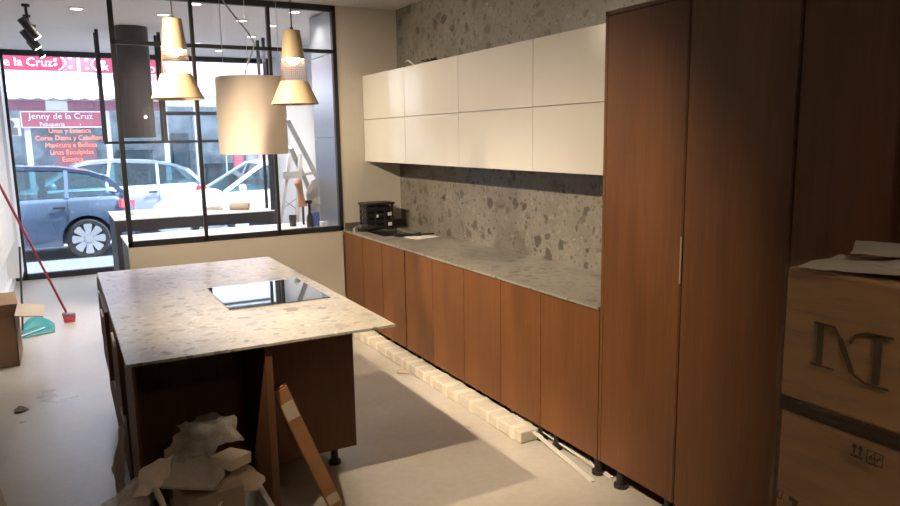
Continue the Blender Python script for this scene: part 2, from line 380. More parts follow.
for i in range(8):
    a, b = seams[i]+.001, seams[i+1]-.001
    t = empty('base_cabinet', (XF+.3, (a+b)/2, 0), bl[i], 'cabinet', 'wood base cabinets under the stone counter')
    bd = MB().box(XF+.022, a, .12, XF+.045, b, .86)
    ha, hb_ = (.69 if i == 7 else .8775), (.69 if i == 6 else .8775)
    for q in ((XF+.022, a, .12, XW-.02, a+.016, ha), (XF+.022, b-.016, .12, XW-.02, b, hb_), (XF+.022, a, .12, XW-.02, b, .136), (XW-.03, a, .12, XW-.02, b, .66)): bd.box(*q)
    bd.build('carcass', m_wooddk, t)
    g = .012 if i == 4 else 0
    MB().box(XF, a+.001, .12, XF+.020, b-.009-g, .873).build('door', m_wood, t, bevel=.0015)
    MB().box(XF-.003, b-.0085, .12, XF+.020, b-.0005, .873).build('edge_strip', m_woodedge, t)
    for yy in (a+.07, b-.07):
        for xx in (XF+.07, XW-.08): l_ = MB(); leg(l_, xx, yy, .12); l_.build('leg', m_blackpl, t, smooth=True)

# tall cabinets
tl = ['leftmost tall dark wood cabinet, next to the cream wall units', 'middle tall dark wood cabinet, between the handle slot and the cartons', 'rightmost tall dark wood cabinet, partly behind the wrapped cartons']
ty = [2.543, 2.047, 1.565, 1.225]
for i in range(3):
    b, a = ty[i]-.001, ty[i+1]+.001
    t = empty('tall_cabinet', (XF+.3, (a+b)/2, 0), tl[i], 'cabinet', 'tall wood cabinets')
    bd = MB()
    for q in ((XF+.001 if i == 0 else XF+.022, b-.018, .12, XW-.01, b, 2.236), (XF+.022, a, .12, XW-.01, a+.018, 2.236), (XF+.022, a, .12, XW-.01, b, .138), (XF+.001, a, 2.218, XW-.01, b, 2.236), (XW-.03, a, .12, XW-.01, b, 2.236)): bd.box(*q)
    bd.build('carcass', m_wood, t, bevel=.001)
    d = MB().box(XF, a+.002, .122, XF+.020, b-(.022 if i == 0 else .0015), 2.214).build('door', m_wood, t, bevel=.0015)
    MB().box(XF-.003, a+.008, .122, XF-.0005, a+.015, 2.214).build('edge_strip', m_woodedge, t)
    if i == 0: MB().box(XF-.006, a+.0005, 1.09, XF-.0005, a+.0075, 1.285).build('handle', plain('satin_handle', (.45, .36, .26), .35, .5), t)
    for yy in (a+.09, b-.09):
        for xx in (XF+.07, XW-.1): l_ = MB(); leg(l_, xx, yy, .12); l_.build('leg', m_blackpl, t, smooth=True)

# cream wall cabinets
us = [6.006, 5.148, 4.287, 3.417, 2.547]
ul = ['cream glossy wall cabinet in the corner at the far wall', 'cream glossy wall cabinet, second from the far wall', 'cream glossy wall cabinet, third from the far wall', 'cream glossy wall cabinet touching the tall wood cabinet']
UX = 2.417
for i in range(4):
    b, a = us[i]-.0005, us[i+1]+.0005
    t = empty('wall_cabinet', (UX+.17, (a+b)/2, 1.494), ul[i], 'cabinet', 'cream wall cabinets')
    MB().box(UX+.021, a, 1.496, XW-.001, b, 2.236).build('carcass', m_lacq, t)
    for z0_, z1_ in ((1.494, 1.858), (1.862, 2.238)):
        MB().box(UX, a+.0015, z0_, UX+.019, b-.0015, z1_).build('flap_door', m_lacq, t, bevel=.001)

# things on top of the wall cabinets
cc = MB()
for k in range(5):
    a0 = random.uniform(0, 6); pts = [(2.50+.05*math.cos(a0+j*.7)+.008*j, 4.75+.07*j*.6+.05*math.sin(a0+j), 2.246+.012*math.sin(j*1.3+k)+.006*k) for j in range(9)]
    cc.tube(pts, .006, 6)
c_ = cc.build('cable_coil', m_blackpl, smooth=True, loc=(2.5, 4.9, 2.238)); tag(c_, 'tangled black cable lying on top of the cream wall cabinets', 'cable')
MB().tube([(2.47, 5.06, 2.245), (2.45, 5.13, 2.29), (2.45, 5.17, 2.285)], .004, 6).build('bare_end', m_alu, c_, smooth=True)

# ------------------------------------------------------------------ things on the counter
bxo = empty('tool_crate', (2.46, 5.86, z1), 'black slatted plastic crate on the counter in the far corner', 'crate')
c1 = MB(); X0, X1, Y0, Y1, Z0, Z1 = 2.335, 2.595, 5.82, 5.975, z1+.0005, 1.11
c1.box(X0, Y0, Z0, X1, Y1, Z0+.01)
for zz in (Z0, Z0+.055, Z0+.11, Z0+.165): c1.box(X0, Y0, zz, X1, Y0+.008, zz+.035).box(X0, Y1-.008, zz, X1, Y1, zz+.035).box(X0, Y0, zz, X0+.008, Y1, zz+.035).box(X1-.008, Y0, zz, X1, Y1, zz+.035)
for xx in (X0, X0+.08, X0+.17, X1-.02): c1.box(xx, Y0-.004, Z0, xx+.02, Y0+.006, Z1).box(xx, Y1-.006, Z0, xx+.02, Y1+.004, Z1)
c1.build('body', m_blackpl, bxo, bevel=.001)
MB().box(X0-.012, Y0-.014, Z1, X1+.012, Y1+.01, Z1+.022).build('lid', m_blackpl, bxo, bevel=.004)
MB().box(X0+.02, Y0+.02, Z0+.012, X1-.02, Y1-.02, Z1-.01).build('contents', plain('charcoal_fabric', (.04, .04, .042), .9), bxo)
MB().box(X1-.055, Y0-.009, Z0+.03, X1-.02, Y0-.004, Z0+.06).box(X1-.055, Y0-.009, Z0+.12, X1-.02, Y0-.004, Z0+.15).box(X0+.095, Y0-.006, Z0+.11, X0+.115, Y0-.002, Z0+.135).build('white_marking', m_white, bxo)
gr = MB().tube([(2.25, 5.80, z1+.03), (2.27, 5.77, z1+.035), (2.33, 5.75, z1+.03), (2.40, 5.74, z1+.03), (2.45, 5.73, z1+.025)], [.028, .034, .03, .022, .012], 12)
g_ = gr.build('angle_grinder', m_blackpl, smooth=True, loc=(2.33, 5.75, z1)); tag(g_, 'black power tool lying at the counter edge before the crate', 'power tool')
MB().cyl((2.245, 5.81, z1+.004), (2.25, 5.80, z1+.012), .045).build('disc', m_alubr, g_)
MB().tube([(2.45, 5.73, z1+.02), (2.5, 5.76, z1+.008), (2.54, 5.73, z1+.006), (2.60, 5.76, z1+.006)], .005, 6).build('cord', m_blackpl, g_, smooth=True)
tag(MB().obox(Matrix.Translation((2.55, 5.17, z1+.0015)) @ Matrix.Rotation(R(14), 4, 'Z'), .22, .20, .0025).build('paper_sheet', m_paper, loc=(2.55, 5.12, z1)), 'white sheet of paper on the stone counter under a black tool', 'paper')
kn = MB().bar((2.37, 5.31, z1+.014), (2.54, 5.25, z1+.014), .035, .018).bar((2.52, 5.26, z1+.012), (2.70, 5.24, z1+.012), .024, .010).cyl((2.56, 5.25, z1+.004), (2.56, 5.25, z1+.030), .026)
tag(kn.build('hand_tool', m_blackpl, bevel=.002, loc=(2.54, 5.26, z1)), 'black hand tool lying across the white paper on the counter', 'tool')

# ------------------------------------------------------------------ island
isl = empty('kitchen_island', (.7, 4.0, 0), 'dark wood kitchen island with overhanging speckled stone top', 'kitchen island')
IX0, IX1, IY0, IY1 = .150, 1.235, 2.78, 4.93
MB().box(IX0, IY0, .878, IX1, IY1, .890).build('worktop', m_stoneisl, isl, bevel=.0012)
YB = 3.30
MB().box(.185, YB, .13, 1.215, 4.90, .8775).build('carcass', m_wooddk, isl)
MB().box(.172, YB-.02, .13, .66, YB-.001, .8775).build('end_panel', m_wooddk, isl)
MB().box(.70, YB-.02, .135, 1.218, YB-.001, .8775).build('end_panel', m_wooddk, isl)
MB().box(.168, IY0+.03, .0, .180, YB-.02, .8775).build('support_panel', m_wooddk, isl, bevel=.001)
MB().box(.665, IY0+.03, .0, .695, YB-.02, .8775).build('support_panel', m_wooddk, isl, bevel=.001)
for x, y in ((.28, 3.42), (1.14, 3.41), (.28, 4.8), (1.14, 4.8), (.7, 4.1), (.72, 3.42)):
    l_ = MB(); leg(l_, x, y, .13); l_.build('leg', m_blackpl, isl, smooth=True)
ys_ = [3.30, 3.84, 4.38, 4.90]
for i in range(3):
    a, b = ys_[i]+.003, ys_[i+1]-.003
    for j, (za, zc_) in enumerate(((.135, .50), (.51, .865))):
        off = (.012, .03, .018)[i]*j
        d = MB().box(.160-off, a, za, .184-off*.9, b, zc_).build('drawer_front', m_wooddk, isl, bevel=.001)
        MB().box(.150-off, a+.05, zc_-.055, .1598-off, a+.24, zc_-.03).build('handle', m_alu, d, bevel=.002)
hob = empty('induction_hob', (.92, 3.74, .890), 'black glass induction hob set on the island worktop', 'hob')
MB().box(.655, 3.435, .8902, 1.165, 4.02, .896).build('glass_plate', m_hobglass, hob, bevel=.002)
MB().box(.653, 3.433, .8901, 1.167, 4.022, .8925).build('trim', m_alubr, hob)

# ------------------------------------------------------------------ pendants and hood over the island
def pendant(x, y, zb_, label):
    t = empty('cone_pendant', (x, y, zb_), label, 'pendant lamp', 'cone pendants over the island')
    zt = zb_+.345
    MB().lathe((x, y, zb_), [(.113, 0), (.109, -.002), (.063, .106), (.0655, .108), (.112, .004)], 48).build('lower_cone', m_beige, t, smooth=True)
    MB().lathe((x, y, zb_), [(.0545, .212), (.0405, .335), (.036, .338), (.039, .334), (.052, .212)], 48).build('upper_cone', m_beige, t, smooth=True)
    MB().lathe((x, y, zb_), [(.001, .345), (.040, .345), (.041, .334), (.001, .334)], 40).build('cap', m_beige, t, smooth=True)
    g = MB(); n = 40
    for j in range(13):
        f = j/12; r = .063*(1-f)+.0535*f; z = zb_+.107+.106*f
        g.tube([(x+r*math.cos(2*math.pi*i/n), y+r*math.sin(2*math.pi*i/n), z) for i in range(n+1)], .0007, 4)
    for i in range(n):
        a = 2*math.pi*i/n; g.tube([(x+.063*math.cos(a), y+.063*math.sin(a), zb_+.107), (x+.0535*math.cos(a), y+.0535*math.sin(a), zb_+.213)], .0007, 4)
    g.build('wire_mesh', m_mesh, t)
    MB().cyl((x, y, zb_+.235), (x, y, zb_+.334), .018).build('socket', m_blackpl, t, smooth=True)
    MB().sphere((x, y, zb_+.218), .032).build('bulb', m_bulb, t, smooth=True)
    MB().cyl((x, y, zb_+.345), (x, y, CZ), .0035, n=10).build('cord', m_blackpl, t)
    MB().cyl((x, y, zb_+.345), (x, y, zb_+.36), .008, n=12).build('cord_grip', m_blackpl, t)
    MB().lathe((x, y, CZ), [(.05, -.001), (.05, -.02), (.003, -.024), (.003, -.001)], 28).build('ceiling_rose', m_beige, t, smooth=True)
    return t
pendant(.498, 3.45, 1.888, 'left cone pendant lamp, beige with a wire mesh waist, nearest the round dark duct')
pendant(1.035, 3.45, 1.868, 'right cone pendant lamp, beige with a wire mesh waist, overlapping the cream cylinder')
hx, hy, hz0, hz1 = .985, 4.12, 1.62, 2.045
hd = empty('cylinder_hood', (hx, hy, hz0), 'large cream cylinder hood hanging on thin cables above the hob', 'hood')
MB().lathe((hx, hy, 0), [(.188, hz0), (.190, hz0+.002), (.190, hz1-.004), (.186, hz1), (.02, hz1), (.02, hz1-.004), (.184, hz1-.006), (.184, hz0)], 64).build('shell', m_shade, hd, smooth=True)
MB().cyl((hx, hy, hz0+.03), (hx, hy, hz0+.036), .183, n=48).build('filter', m_alubr, hd)
for a in (200, 330, 80): 
    x_, y_ = hx+.165*math.cos(R(a)), hy+.165*math.sin(R(a)); MB().cyl((x_, y_, hz1), (x_, y_, CZ), .0014, n=8).build('cable', m_alu, hd)
pts = [(hx-.03, hy, hz1), (hx-.02, hy, hz1+.05), (hx+.01, hy-.01, hz1+.12), (hx+.035, hy-.01, hz1+.18), (hx+.0, hy, hz1+.25), (hx-.06, hy, hz1+.32), (hx-.12, hy, hz1+.40), (hx-.15, hy, hz1+.52), (hx-.15, hy, CZ)]
MB().tube(pts, .0042, 8).build('power_cord', m_alu, hd, smooth=True)
nrm = Vector((-math.sin(YAW), -math.cos(YAW), 0)); pc = Vector((hx, hy, 1.83))+nrm*.1905+Vector((math.cos(YAW), -math.sin(YAW), 0))*.035
text('emblem', 'd', .035, m_letter, hd, pc, (R(90), 0, -YAW-.18), .0006); text('emblem', 'l', .035, m_letter, hd, pc+Vector((-.012, .004, 0)), (R(90), 0, -YAW-.18), .0006)

# ------------------------------------------------------------------ front room: white unit, tall unit, dark desk, rack, duct
un = empty('low_cabinet', (1.3, 6.45, 0), 'low unit with white top and black end behind the glazed partition', 'cabinet')
MB().box(.43, YP+.082, .0, 2.17, 6.85, .868).build('body', m_black, un, bevel=.002)
MB().box(.422, YP+.082, .8685, 2.175, 6.87, .885).build('worktop', m_whitetop, un, bevel=.001)
tu = empty('refrigerator', (2.45, 6.38, 0), 'tall blue-grey brushed steel unit right of the stepladder behind the glass', 'cabinet')
MB().box(2.20, YP+.085, .05, XW-.01, 6.69, CZ-.012).build('body', m_steel, tu, bevel=.003)
for za, zc_ in ((.06, 1.70), (1.708, 2.43), (2.438, CZ-.015)): MB().box(2.178, YP+.09, za, 2.199, 6.685, zc_).build('door', m_steel, tu, bevel=.002)
MB().box(2.22, YP+.1, 0, XW-.02, 6.66, .0495).build('plinth', m_black, tu)

dk = empty('work_table', (1.3, 8.65, 0), 'long dark table with white top beyond the glazed partition', 'table')
MB().box(.452, 8.15, .885, 2.14, 9.2, .900).build('tabletop', m_whitetop, dk, bevel=.001)
MB().box(.46, 8.155, .765, 2.13, 9.19, .8845).build('apron', m_black, dk)
MB().box(.462, 8.16, 0, .52, 9.18, .7645).build('leg', m_black, dk, bevel=.002); MB().box(2.07, 8.16, 0, 2.128, 9.18, .7645).build('leg', m_black, dk, bevel=.002)
MB().box(.50, 8.62, .9002, .72, 8.92, .904).build('inset_grille', m_alubr, dk); MB().box(.95, 8.5, .9002, 1.30, 8.66, .904).build('inset_plate', plain('grey_sheet', (.5, .5, .5), .6), dk)
rl = MB().lathe((0, 0, 0), [(.042, -.11), (.042, .11), (.034, .11), (.034, -.11)], 28).build('cardboard_roll', m_cardlt, smooth=True)
rl.matrix_world = Matrix.Translation((1.80, 8.40, .943)) @ Matrix.Rotation(R(-28), 4, 'Z') @ Matrix.Rotation(R(90), 4, 'Y'); tag(rl, 'pale cardboard tube lying on the white table top', 'cardboard tube')
tag(MB().tube([(1.45, 8.62, .915), (1.52, 8.6, .93), (1.6, 8.57, .925), (1.64, 8.55, .91)], [.012, .026, .028, .012], 10).build('crumpled_rag', m_paper, smooth=True, loc=(1.54, 8.58, .901)), 'small crumpled pale rag left of the cardboard tube', 'rag')

rk = empty('hanging_rack', (1.3, 8.3, CZ), 'black metal frame rack hanging from the ceiling over the table', 'rack')
for x in (.45, 1.03, 2.12):
    for y in (8.17, 8.42):
        zb_ = .9005 if x > 2 else 1.695
        MB().box(x-.016, y-.016, zb_, x+.016, y+.016, CZ-.001).build('post', m_black, rk)
b_ = MB()
for y in (8.17, 8.42): b_.box(.45, y-.014, 1.68, 2.12, y+.014, 1.708).box(1.03, y-.014, 1.98, 2.12, y+.014, 2.01)
for x in (.45, 1.03, 2.12): b_.box(x-.014, 8.17, 1.68, x+.014, 8.42, 1.708)
b_.build('rail', m_black, rk)
dct = empty('round_duct', (.745, 7.9, 1.74), 'dark round extractor duct hanging from the ceiling left of the left pendant', 'duct')
MB().cyl((.745, 7.9, 1.74), (.745, 7.9, CZ-.001), .155, n=56).build('tube', m_hoodgrey, dct, smooth=True)
MB().lathe((.745, 7.9, 0), [(.1555, 2.42), (.1575, 2.42), (.1575, 2.428), (.1555, 2.428)], 48).build('joint_ring', m_black, dct, smooth=True)
MB().cyl((.80, 7.735, 1.94), (.80, 7.742, 1.94), .012, n=16).build('indicator_lamp', m_lens, dct)

# stepladder
ld = empty('stepladder', (2.1, 7.5, 0), 'open aluminium stepladder with cross bracing behind the glass', 'ladder')
yN, yF = 7.25, 7.70
la, lb_ = (1.83, 0), (2.10, 2.0)
def down(a, b):
    return a+(b-a)*(a.z/(a.z-b.z))
for a, b in ((AT(289.5, 156, 7.32), AT(280, 222, 7.22)), (AT(300.5, 154, 7.32), AT(297, 222, 7.22))): MB().bar(a, down(a, b), .032, .06, (0, 1, 0)).build('rail', m_alu, ld)
for a, b in ((AT(287, 119, 7.40), AT(316, 175, 7.75)), (AT(290, 147, 7.36), AT(301, 171, 7.66))): MB().bar(a, down(a, b), .036, .055, (0, 1, 0)).build('rear_rail', m_alubr, ld)
for py in (175.5, 248, 285): MB().bar(AT(283-(py-175)*.1, py, 7.24), AT(302-(py-175)*.04, py-1, 7.26), .07, .02, (0, 1, 0)).build('step', m_alu, ld)
MB().bar(AT(299, 175, 7.30), AT(314, 173, 7.7), .02, .025).build('spreader', m_alubr, ld)
MB().bar(AT(282, 199, 7.25), AT(296.5, 209, 7.25), .007, .007).bar(AT(281, 210, 7.26), AT(297, 198, 7.26), .007, .007).build('cross_brace', m_alubr, ld)

# odds and ends on the white unit behind the glass
ZU = .885
tag(MB().lathe((1.90, 6.60, ZU), [(.032, .001), (.037, .105), (.034, .105), (.029, .004), (.001, .004), (.001, .001)], 24).build('dark_cup', m_hoodgrey, smooth=True, loc=(1.9, 6.6, ZU)), 'dark grey cup at the foot of the stepladder behind the glass', 'cup')
bt = empty('spray_bottle', (2.02, 6.45, ZU), 'black spray bottle standing before the blue can behind the glass', 'bottle')
MB().lathe((2.02, 6.45, ZU), [(.001, .001), (.03, .001), (.03, .09), (.014, .13), (.013, .22), (.001, .22)], 24).build('body', m_blackpl, bt, smooth=True)
MB().box(1.985, 6.435, ZU+.22, 2.045, 6.465, ZU+.25).build('trigger_head', m_blackpl, bt, bevel=.005)
tag(MB().lathe((2.085, 6.50, ZU), [(.001, .001), (.045, .001), (.045, .12), (.04, .13), (.001, .13)], 28).build('paint_can', plain('blue_tin', (.10, .15, .40), .4), smooth=True, loc=(2.085, 6.5, ZU)), 'blue can standing behind the black spray bottle', 'can')
tag(MB().box(2.10, 6.36, ZU+.0005, 2.16, 6.42, ZU+.05).build('small_box', m_white, bevel=.002, loc=(2.13, 6.39, ZU)), 'small white box beside the blue can behind the glass', 'box')
tag(MB().box(1.70, 6.2, ZU+.0005, 2.08, 6.34, ZU+.012).build('metal_sheet', m_hoodgrey, bevel=.002, loc=(1.9, 6.27, ZU)), 'flat dark metal sheet lying on the white unit behind the glass', 'sheet')
def crumple(name, m, pts, thick, seed, sub=5, amp=.02, loc=None, smooth=False):
    """a crumpled sheet through a grid of points"""
    rows = len(pts); cols = len(pts[0]); nu, nv = (cols-1)*sub+1, (rows-1)*sub+1; vs = []
    for j in range(nv):
        fj = j/sub; j0 = min(int(fj), rows-2); tj = fj-j0
        for i in range(nu):
            fi = i/sub; i0 = min(int(fi), cols-2); ti = fi-i0
            p = (Vector(pts[j0][i0])*(1-ti)+Vector(pts[j0][i0+1])*ti)*(1-tj)+(Vector(pts[j0+1][i0])*(1-ti)+Vector(pts[j0+1][i0+1])*ti)*tj
            p += noise.noise_vector(p*9+Vector((seed, seed*2, 0)))*amp+noise.noise_vector(p*24+Vector((seed, 0, 5)))*amp*.6
            vs.append(p)
    fs = [(j*nu+i, j*nu+i+1, (j+1)*nu+i+1, (j+1)*nu+i) for j in range(nv-1) for i in range(nu-1)]
    o = MB().add(vs, fs).build(name, m, loc=loc, smooth=smooth)
    s = o.modifiers.new('solid', 'SOLIDIFY'); s.thickness = thick; s.offset = 1; return o
o = crumple('dust_sheet', plain('pale_canvas', (.55, .52, .48), .8), [[(2.12, 6.60, ZU+.02), (2.17, 6.60, ZU+.02)], [(2.06, 6.58, ZU+.2), (2.17, 6.60, ZU+.2)], [(2.03, 6.56, ZU+.3), (2.17, 6.62, ZU+.33)], [(2.10, 6.6, ZU+.42), (2.17, 6.62, ZU+.44)]], .004, 3, 5, .012, (2.12, 6.6, ZU))
tag(o, 'pale dust sheet draped against the steel unit behind the glass', 'sheet')
tag(MB().tube([(2.01, 6.62, ZU+.18), (2.0, 6.62, ZU+.25), (1.99, 6.62, ZU+.34), (1.975, 6.62, ZU+.40), (1.99, 6.62, ZU+.44)], [.045, .03, .028, .04, .022], 12).build('tan_glove', plain('tan_leather', (.42, .22, .14), .7), smooth=True, loc=(2.0, 6.62, ZU)), 'reddish tan leather glove propped beside the dust sheet', 'glove')
MB().tube([(2.02, 6.65, ZU+.003), (2.02, 6.65, ZU+.2)], .012, 8).build('stand', m_blackpl, bpy.data.objects['tan_glove'])

# ------------------------------------------------------------------ wrapped cartons on the right
CX0, CX1, CY0, CY1 = 1.60, 2.15, .30, 1.140
def carton(z0_, z1_, label, dx=0):
    t = empty('cardboard_carton', ((CX0+CX1)/2, (CY0+CY1)/2, z0_), label, 'carton', 'shrink-wrapped cartons')
    n = 10; vs = []; 
    o = MB().box(CX0+dx, CY0, z0_, CX1, CY1-dx, z1_).build('carton', m_card, t, bevel=.008)
    return t
lo = carton(.10, .998, 'lower large shrink-wrapped carton at the right edge')
hi = carton(1.022, 1.362, 'upper large shrink-wrapped carton topped with papers', -.004)
MB().box(CX0-.003, CY0, .985, CX1, CY1+.003, 1.0215).build('strap', m_tapebrown, lo, bevel=.002)
pal = empty('pallet', (1.87, .72, 0), 'wooden pallet under the wrapped cartons', 'pallet')
for k in range(5): MB().box(CX0, CY0+k*.195, .078, CX1, CY0+k*.195+.06, .0985).build('deck_board', m_cardlt, pal)
for k in range(3): MB().box(CX0+k*.23, CY0, .0, CX0+k*.23+.09, CY1, .0775).build('block', m_cardlt, pal)
fx = CX0-.0095
ip = MB()
def yz(y, z): return (fx, y, z)
def strk(pts, wd, x=fx):
    pass
def quad(m, a, b, wd, horiz=False):
    d = Vector((0, b[0]-a[0], b[1]-a[1])); n_ = Vector((0, -d.z, d.y)).normalized()*wd/2
    A = Vector((fx, *a)); B = Vector((fx, *b)); e = Vector((.0015, 0, 0))
    m.add([A-n_, B-n_, B+n_, A+n_, A-n_+e, B-n_+e, B+n_+e, A+n_+e], [(0, 1, 2, 3), (7, 6, 5, 4), (0, 4, 5, 1), (1, 5, 6, 2), (2, 6, 7, 3), (3, 7, 4, 0)])
quad(ip, (1.040, 1.135), (1.040, 1.235), .016); quad(ip, (1.058, 1.236), (1.005, 1.236), .006); quad(ip, (1.062, 1.131), (1.000, 1.131), .006)
quad(ip, (1.008, 1.236), (.990, 1.210), .007); quad(ip, (.990, 1.210), (.956, 1.135), .013); quad(ip, (.956, 1.135), (.925, 1.120), .006)
quad(ip, (.965, 1.205), (.955, 1.226), .007); quad(ip, (.955, 1.226), (.930, 1.238), .007); quad(ip, (.930, 1.238), (.868, 1.240), .007)
quad(ip, (.900, 1.240), (.900, 1.125), .018); quad(ip, (.925, 1.120), (.870, 1.120), .006)
ip.build('printed_letters', m_ink, hi)
ip = MB()
for y in (.936, .921):
    quad(ip, (y, .942), (y, .962), .004); quad(ip, (y-.005, .958), (y, .967), .004); quad(ip, (y+.005, .958), (y, .967), .004)
quad(ip, (.943, .938), (.914, .938), .005)
ip.build('printed_arrows', m_ink, lo); ip = MB()
for q in (((.905, .965), (.868, .965)), ((.905, .935), (.868, .935)), ((.905, .935), (.905, .965)), ((.887, .935), (.887, .965)), ((.869, .935), (.869, .965)), ((.900, .945), (.892, .958)), ((.882, .945), (.874, .958)), ((.9, .95), (.872, .95))): quad(ip, *q, .002)
ip.build('printed_grid', m_ink, lo); ip = MB()
quad(ip, (1.126, .764), (1.129, .745), .003); quad(ip, (1.118, .742), (1.114, .768), .003); quad(ip, (1.128, .745), (1.118, .742), .003)
quad(ip, (1.095, .757), (1.07, .752), .012); quad(ip, (1.085, .745), (1.072, .743), .008)
ip.build('printed_symbols', m_ink, lo)
# stretch film
def film():
    m = bpy.data.materials.new('stretch_film'); m.use_nodes = True; nt = m.node_tree; nt.nodes.clear()
    o = nd(nt, 'ShaderNodeOutputMaterial'); t = nd(nt, 'ShaderNodeBsdfTransparent'); g = nd(nt, 'ShaderNodeBsdfGlossy'); g.inputs['Roughness'].default_value = .12
    g.inputs[0].default_value = (.9, .88, .85, 1)
    tc = nd(nt, 'ShaderNodeTexCoord'); mp = nd(nt, 'ShaderNodeMapping'); mp.inputs['Rotation'].default_value = (R(14), 0, 0); mp.inputs['Scale'].default_value = (1, 2.2, 34)
    nt.links.new(tc.outputs['Object'], mp.inputs[0]); n = noi(nt, mp.outputs[0], 2.4, 6, .7)
    mp2 = nd(nt, 'ShaderNodeMapping'); mp2.inputs['Rotation'].default_value = (R(-22), 0, 0); mp2.inputs['Scale'].default_value = (1, 4, 60); nt.links.new(tc.outputs['Object'], mp2.inputs[0]); n2 = noi(nt, mp2.outputs[0], 2.0, 5, .7)
    bp = nd(nt, 'ShaderNodeBump'); bp.inputs['Strength'].default_value = 1; bp.inputs['Distance'].default_value = .03; nt.links.new(n.outputs[0], bp.inputs['Height'])
    bp2 = nd(nt, 'ShaderNodeBump'); bp2.inputs['Strength'].default_value = .8; bp2.inputs['Distance'].default_value = .02; nt.links.new(n2.outputs[0], bp2.inputs['Height']); nt.links.new(bp.outputs[0], bp2.inputs['Normal']); nt.links.new(bp2.outputs[0], g.inputs['Normal'])
    df = nd(nt, 'ShaderNodeBsdfDiffuse'); df.inputs[0].default_value = (.55, .38, .24, 1)
    mr = nd(nt, 'ShaderNodeMapRange'); nt.links.new(n.outputs[0], mr.inputs[0]); mr.inputs[1].default_value = .5; mr.inputs[2].default_value = .72; mr.inputs[3].default_value = .10; mr.inputs[4].default_value = .55
    m1 = nd(nt, 'ShaderNodeMixShader'); m1.inputs[0].default_value = .45; nt.links.new(df.outputs[0], m1.inputs[1]); nt.links.new(g.outputs[0], m1.inputs[2])
    m2 = nd(nt, 'ShaderNodeMixShader'); nt.links.new(mr.outputs[0], m2.inputs[0]); nt.links.new(t.outputs[0], m2.inputs[1]); nt.links.new(m1.outputs[0], m2.inputs[2]); nt.links.new(m2.outputs[0], o.inputs[0]); return m
fo = MB(); nz = 26; ny = 30; vs = []
def fpt(u, k):
    z = .04+(1.372-.04)*k/nz
    L = CY1-CY0; W_ = CX1-CX0; e = .009+.002*math.sin(z*19)
    per = 2*(L+W_); s_ = u*per
    if s_ < L: p = (CX0-e, CY1-s_+ (e if s_ < .01 else 0))
    elif s_ < L+W_: p = (CX0+s_-L, CY0-e)
    elif s_ < 2*L+W_: p = (CX1+e, CY0+s_-L-W_)
    else: p = (CX1-(s_-2*L-W_), CY1+e)
    return Vector((p[0], p[1], z))
NU = 110
for k in range(nz+1):
    for i in range(NU):
        p = fpt(i/NU, k); p += noise.noise_vector(p*7)*.002; vs.append(p)
fo.add(vs, [(k*NU+i, k*NU+(i+1) % NU, (k+1)*NU+(i+1) % NU, (k+1)*NU+i) for k in range(nz) for i in range(NU)])
tag(fo.build('stretch_wrap', film(), smooth=True, loc=(1.87, .72, .04)), 'clear stretch film wound around the two stacked cartons', 'stretch wrap')
for i, (cx, cy, a, s1, s2, lb) in enumerate(((1.72, .97, 12, .24, .30, 'crumpled paper sheet on the upper carton, nearest its left corner'), (1.80, .80, -8, .26, .34, 'crumpled paper sheet on the upper carton at the picture edge'), (1.90, 1.00, 30, .24, .28, 'creased paper sheet at the back on top of the upper carton'))):
    g = []
    for j in range(4):
        row = []
        for k in range(4):
            v = Matrix.Rotation(R(a), 3, 'Z') @ Vector(((k/3-.5)*s1, (j/3-.5)*s2, 0)); row.append((cx+v.x, cy+v.y, 1.373+.009*i))
        g.append(row)
    tag(crumple('paper_sheet', m_paper, g, .002, 11+i, 5, .007, (cx, cy, 1.373+.009*i)), lb, 'paper', 'papers on the wrapped cartons')

# ------------------------------------------------------------------ along the base cabinets on the floor
pk = empty('wrapped_bundle', (2.18, 4.3, 0), 'long foam-wrapped bundle on the floor along the base cabinets', 'bundle')
MB().box(2.115, 3.10, .001, 2.24, 5.62, .068).build('wrapping', m_foam, pk, bevel=.008)
yy = 3.16
while yy < 5.6:
    wd = random.uniform(.035, .07); big = random.random() < .3
    tp = MB().box(2.1135, yy, .0005, 2.2415, yy+wd, .0695) if not big else MB().box(2.112, yy, .0005, 2.2415, yy+wd, .0695).box(2.2, yy+.01, .069, 2.2415, yy+wd, .072)
    tp.build('tape_band', m_tape, pk, bevel=.008); yy += random.uniform(.10, .22)
for (a, b, lb) in (((2.172, 2.55), (2.215, 3.30), 'thin pale metal strip on the floor, the one farther from the cabinets'), ((2.278, 2.535), (2.258, 3.4), 'thin pale metal strip on the floor, nearer the cabinets')):
    tag(MB().bar((a[0], a[1], .006), (b[0], b[1], .0755), .024, .008).build('metal_strip', plain('pale_strip', (.62, .59, .54), .45), loc=(a[0], a[1], 0)), lb, 'metal strip', 'strips by the tall cabinet')
tag(crumple('torn_scrap', m_cardlt, [[(2.02, 4.55, .006), (2.10, 4.50, .006)], [(2.05, 4.62, .006), (2.10, 4.60, .006)]], .003, 5, 4, .006, (2.06, 4.56, 0)), 'torn pale scrap on the floor beside the foam bundle', 'scrap')

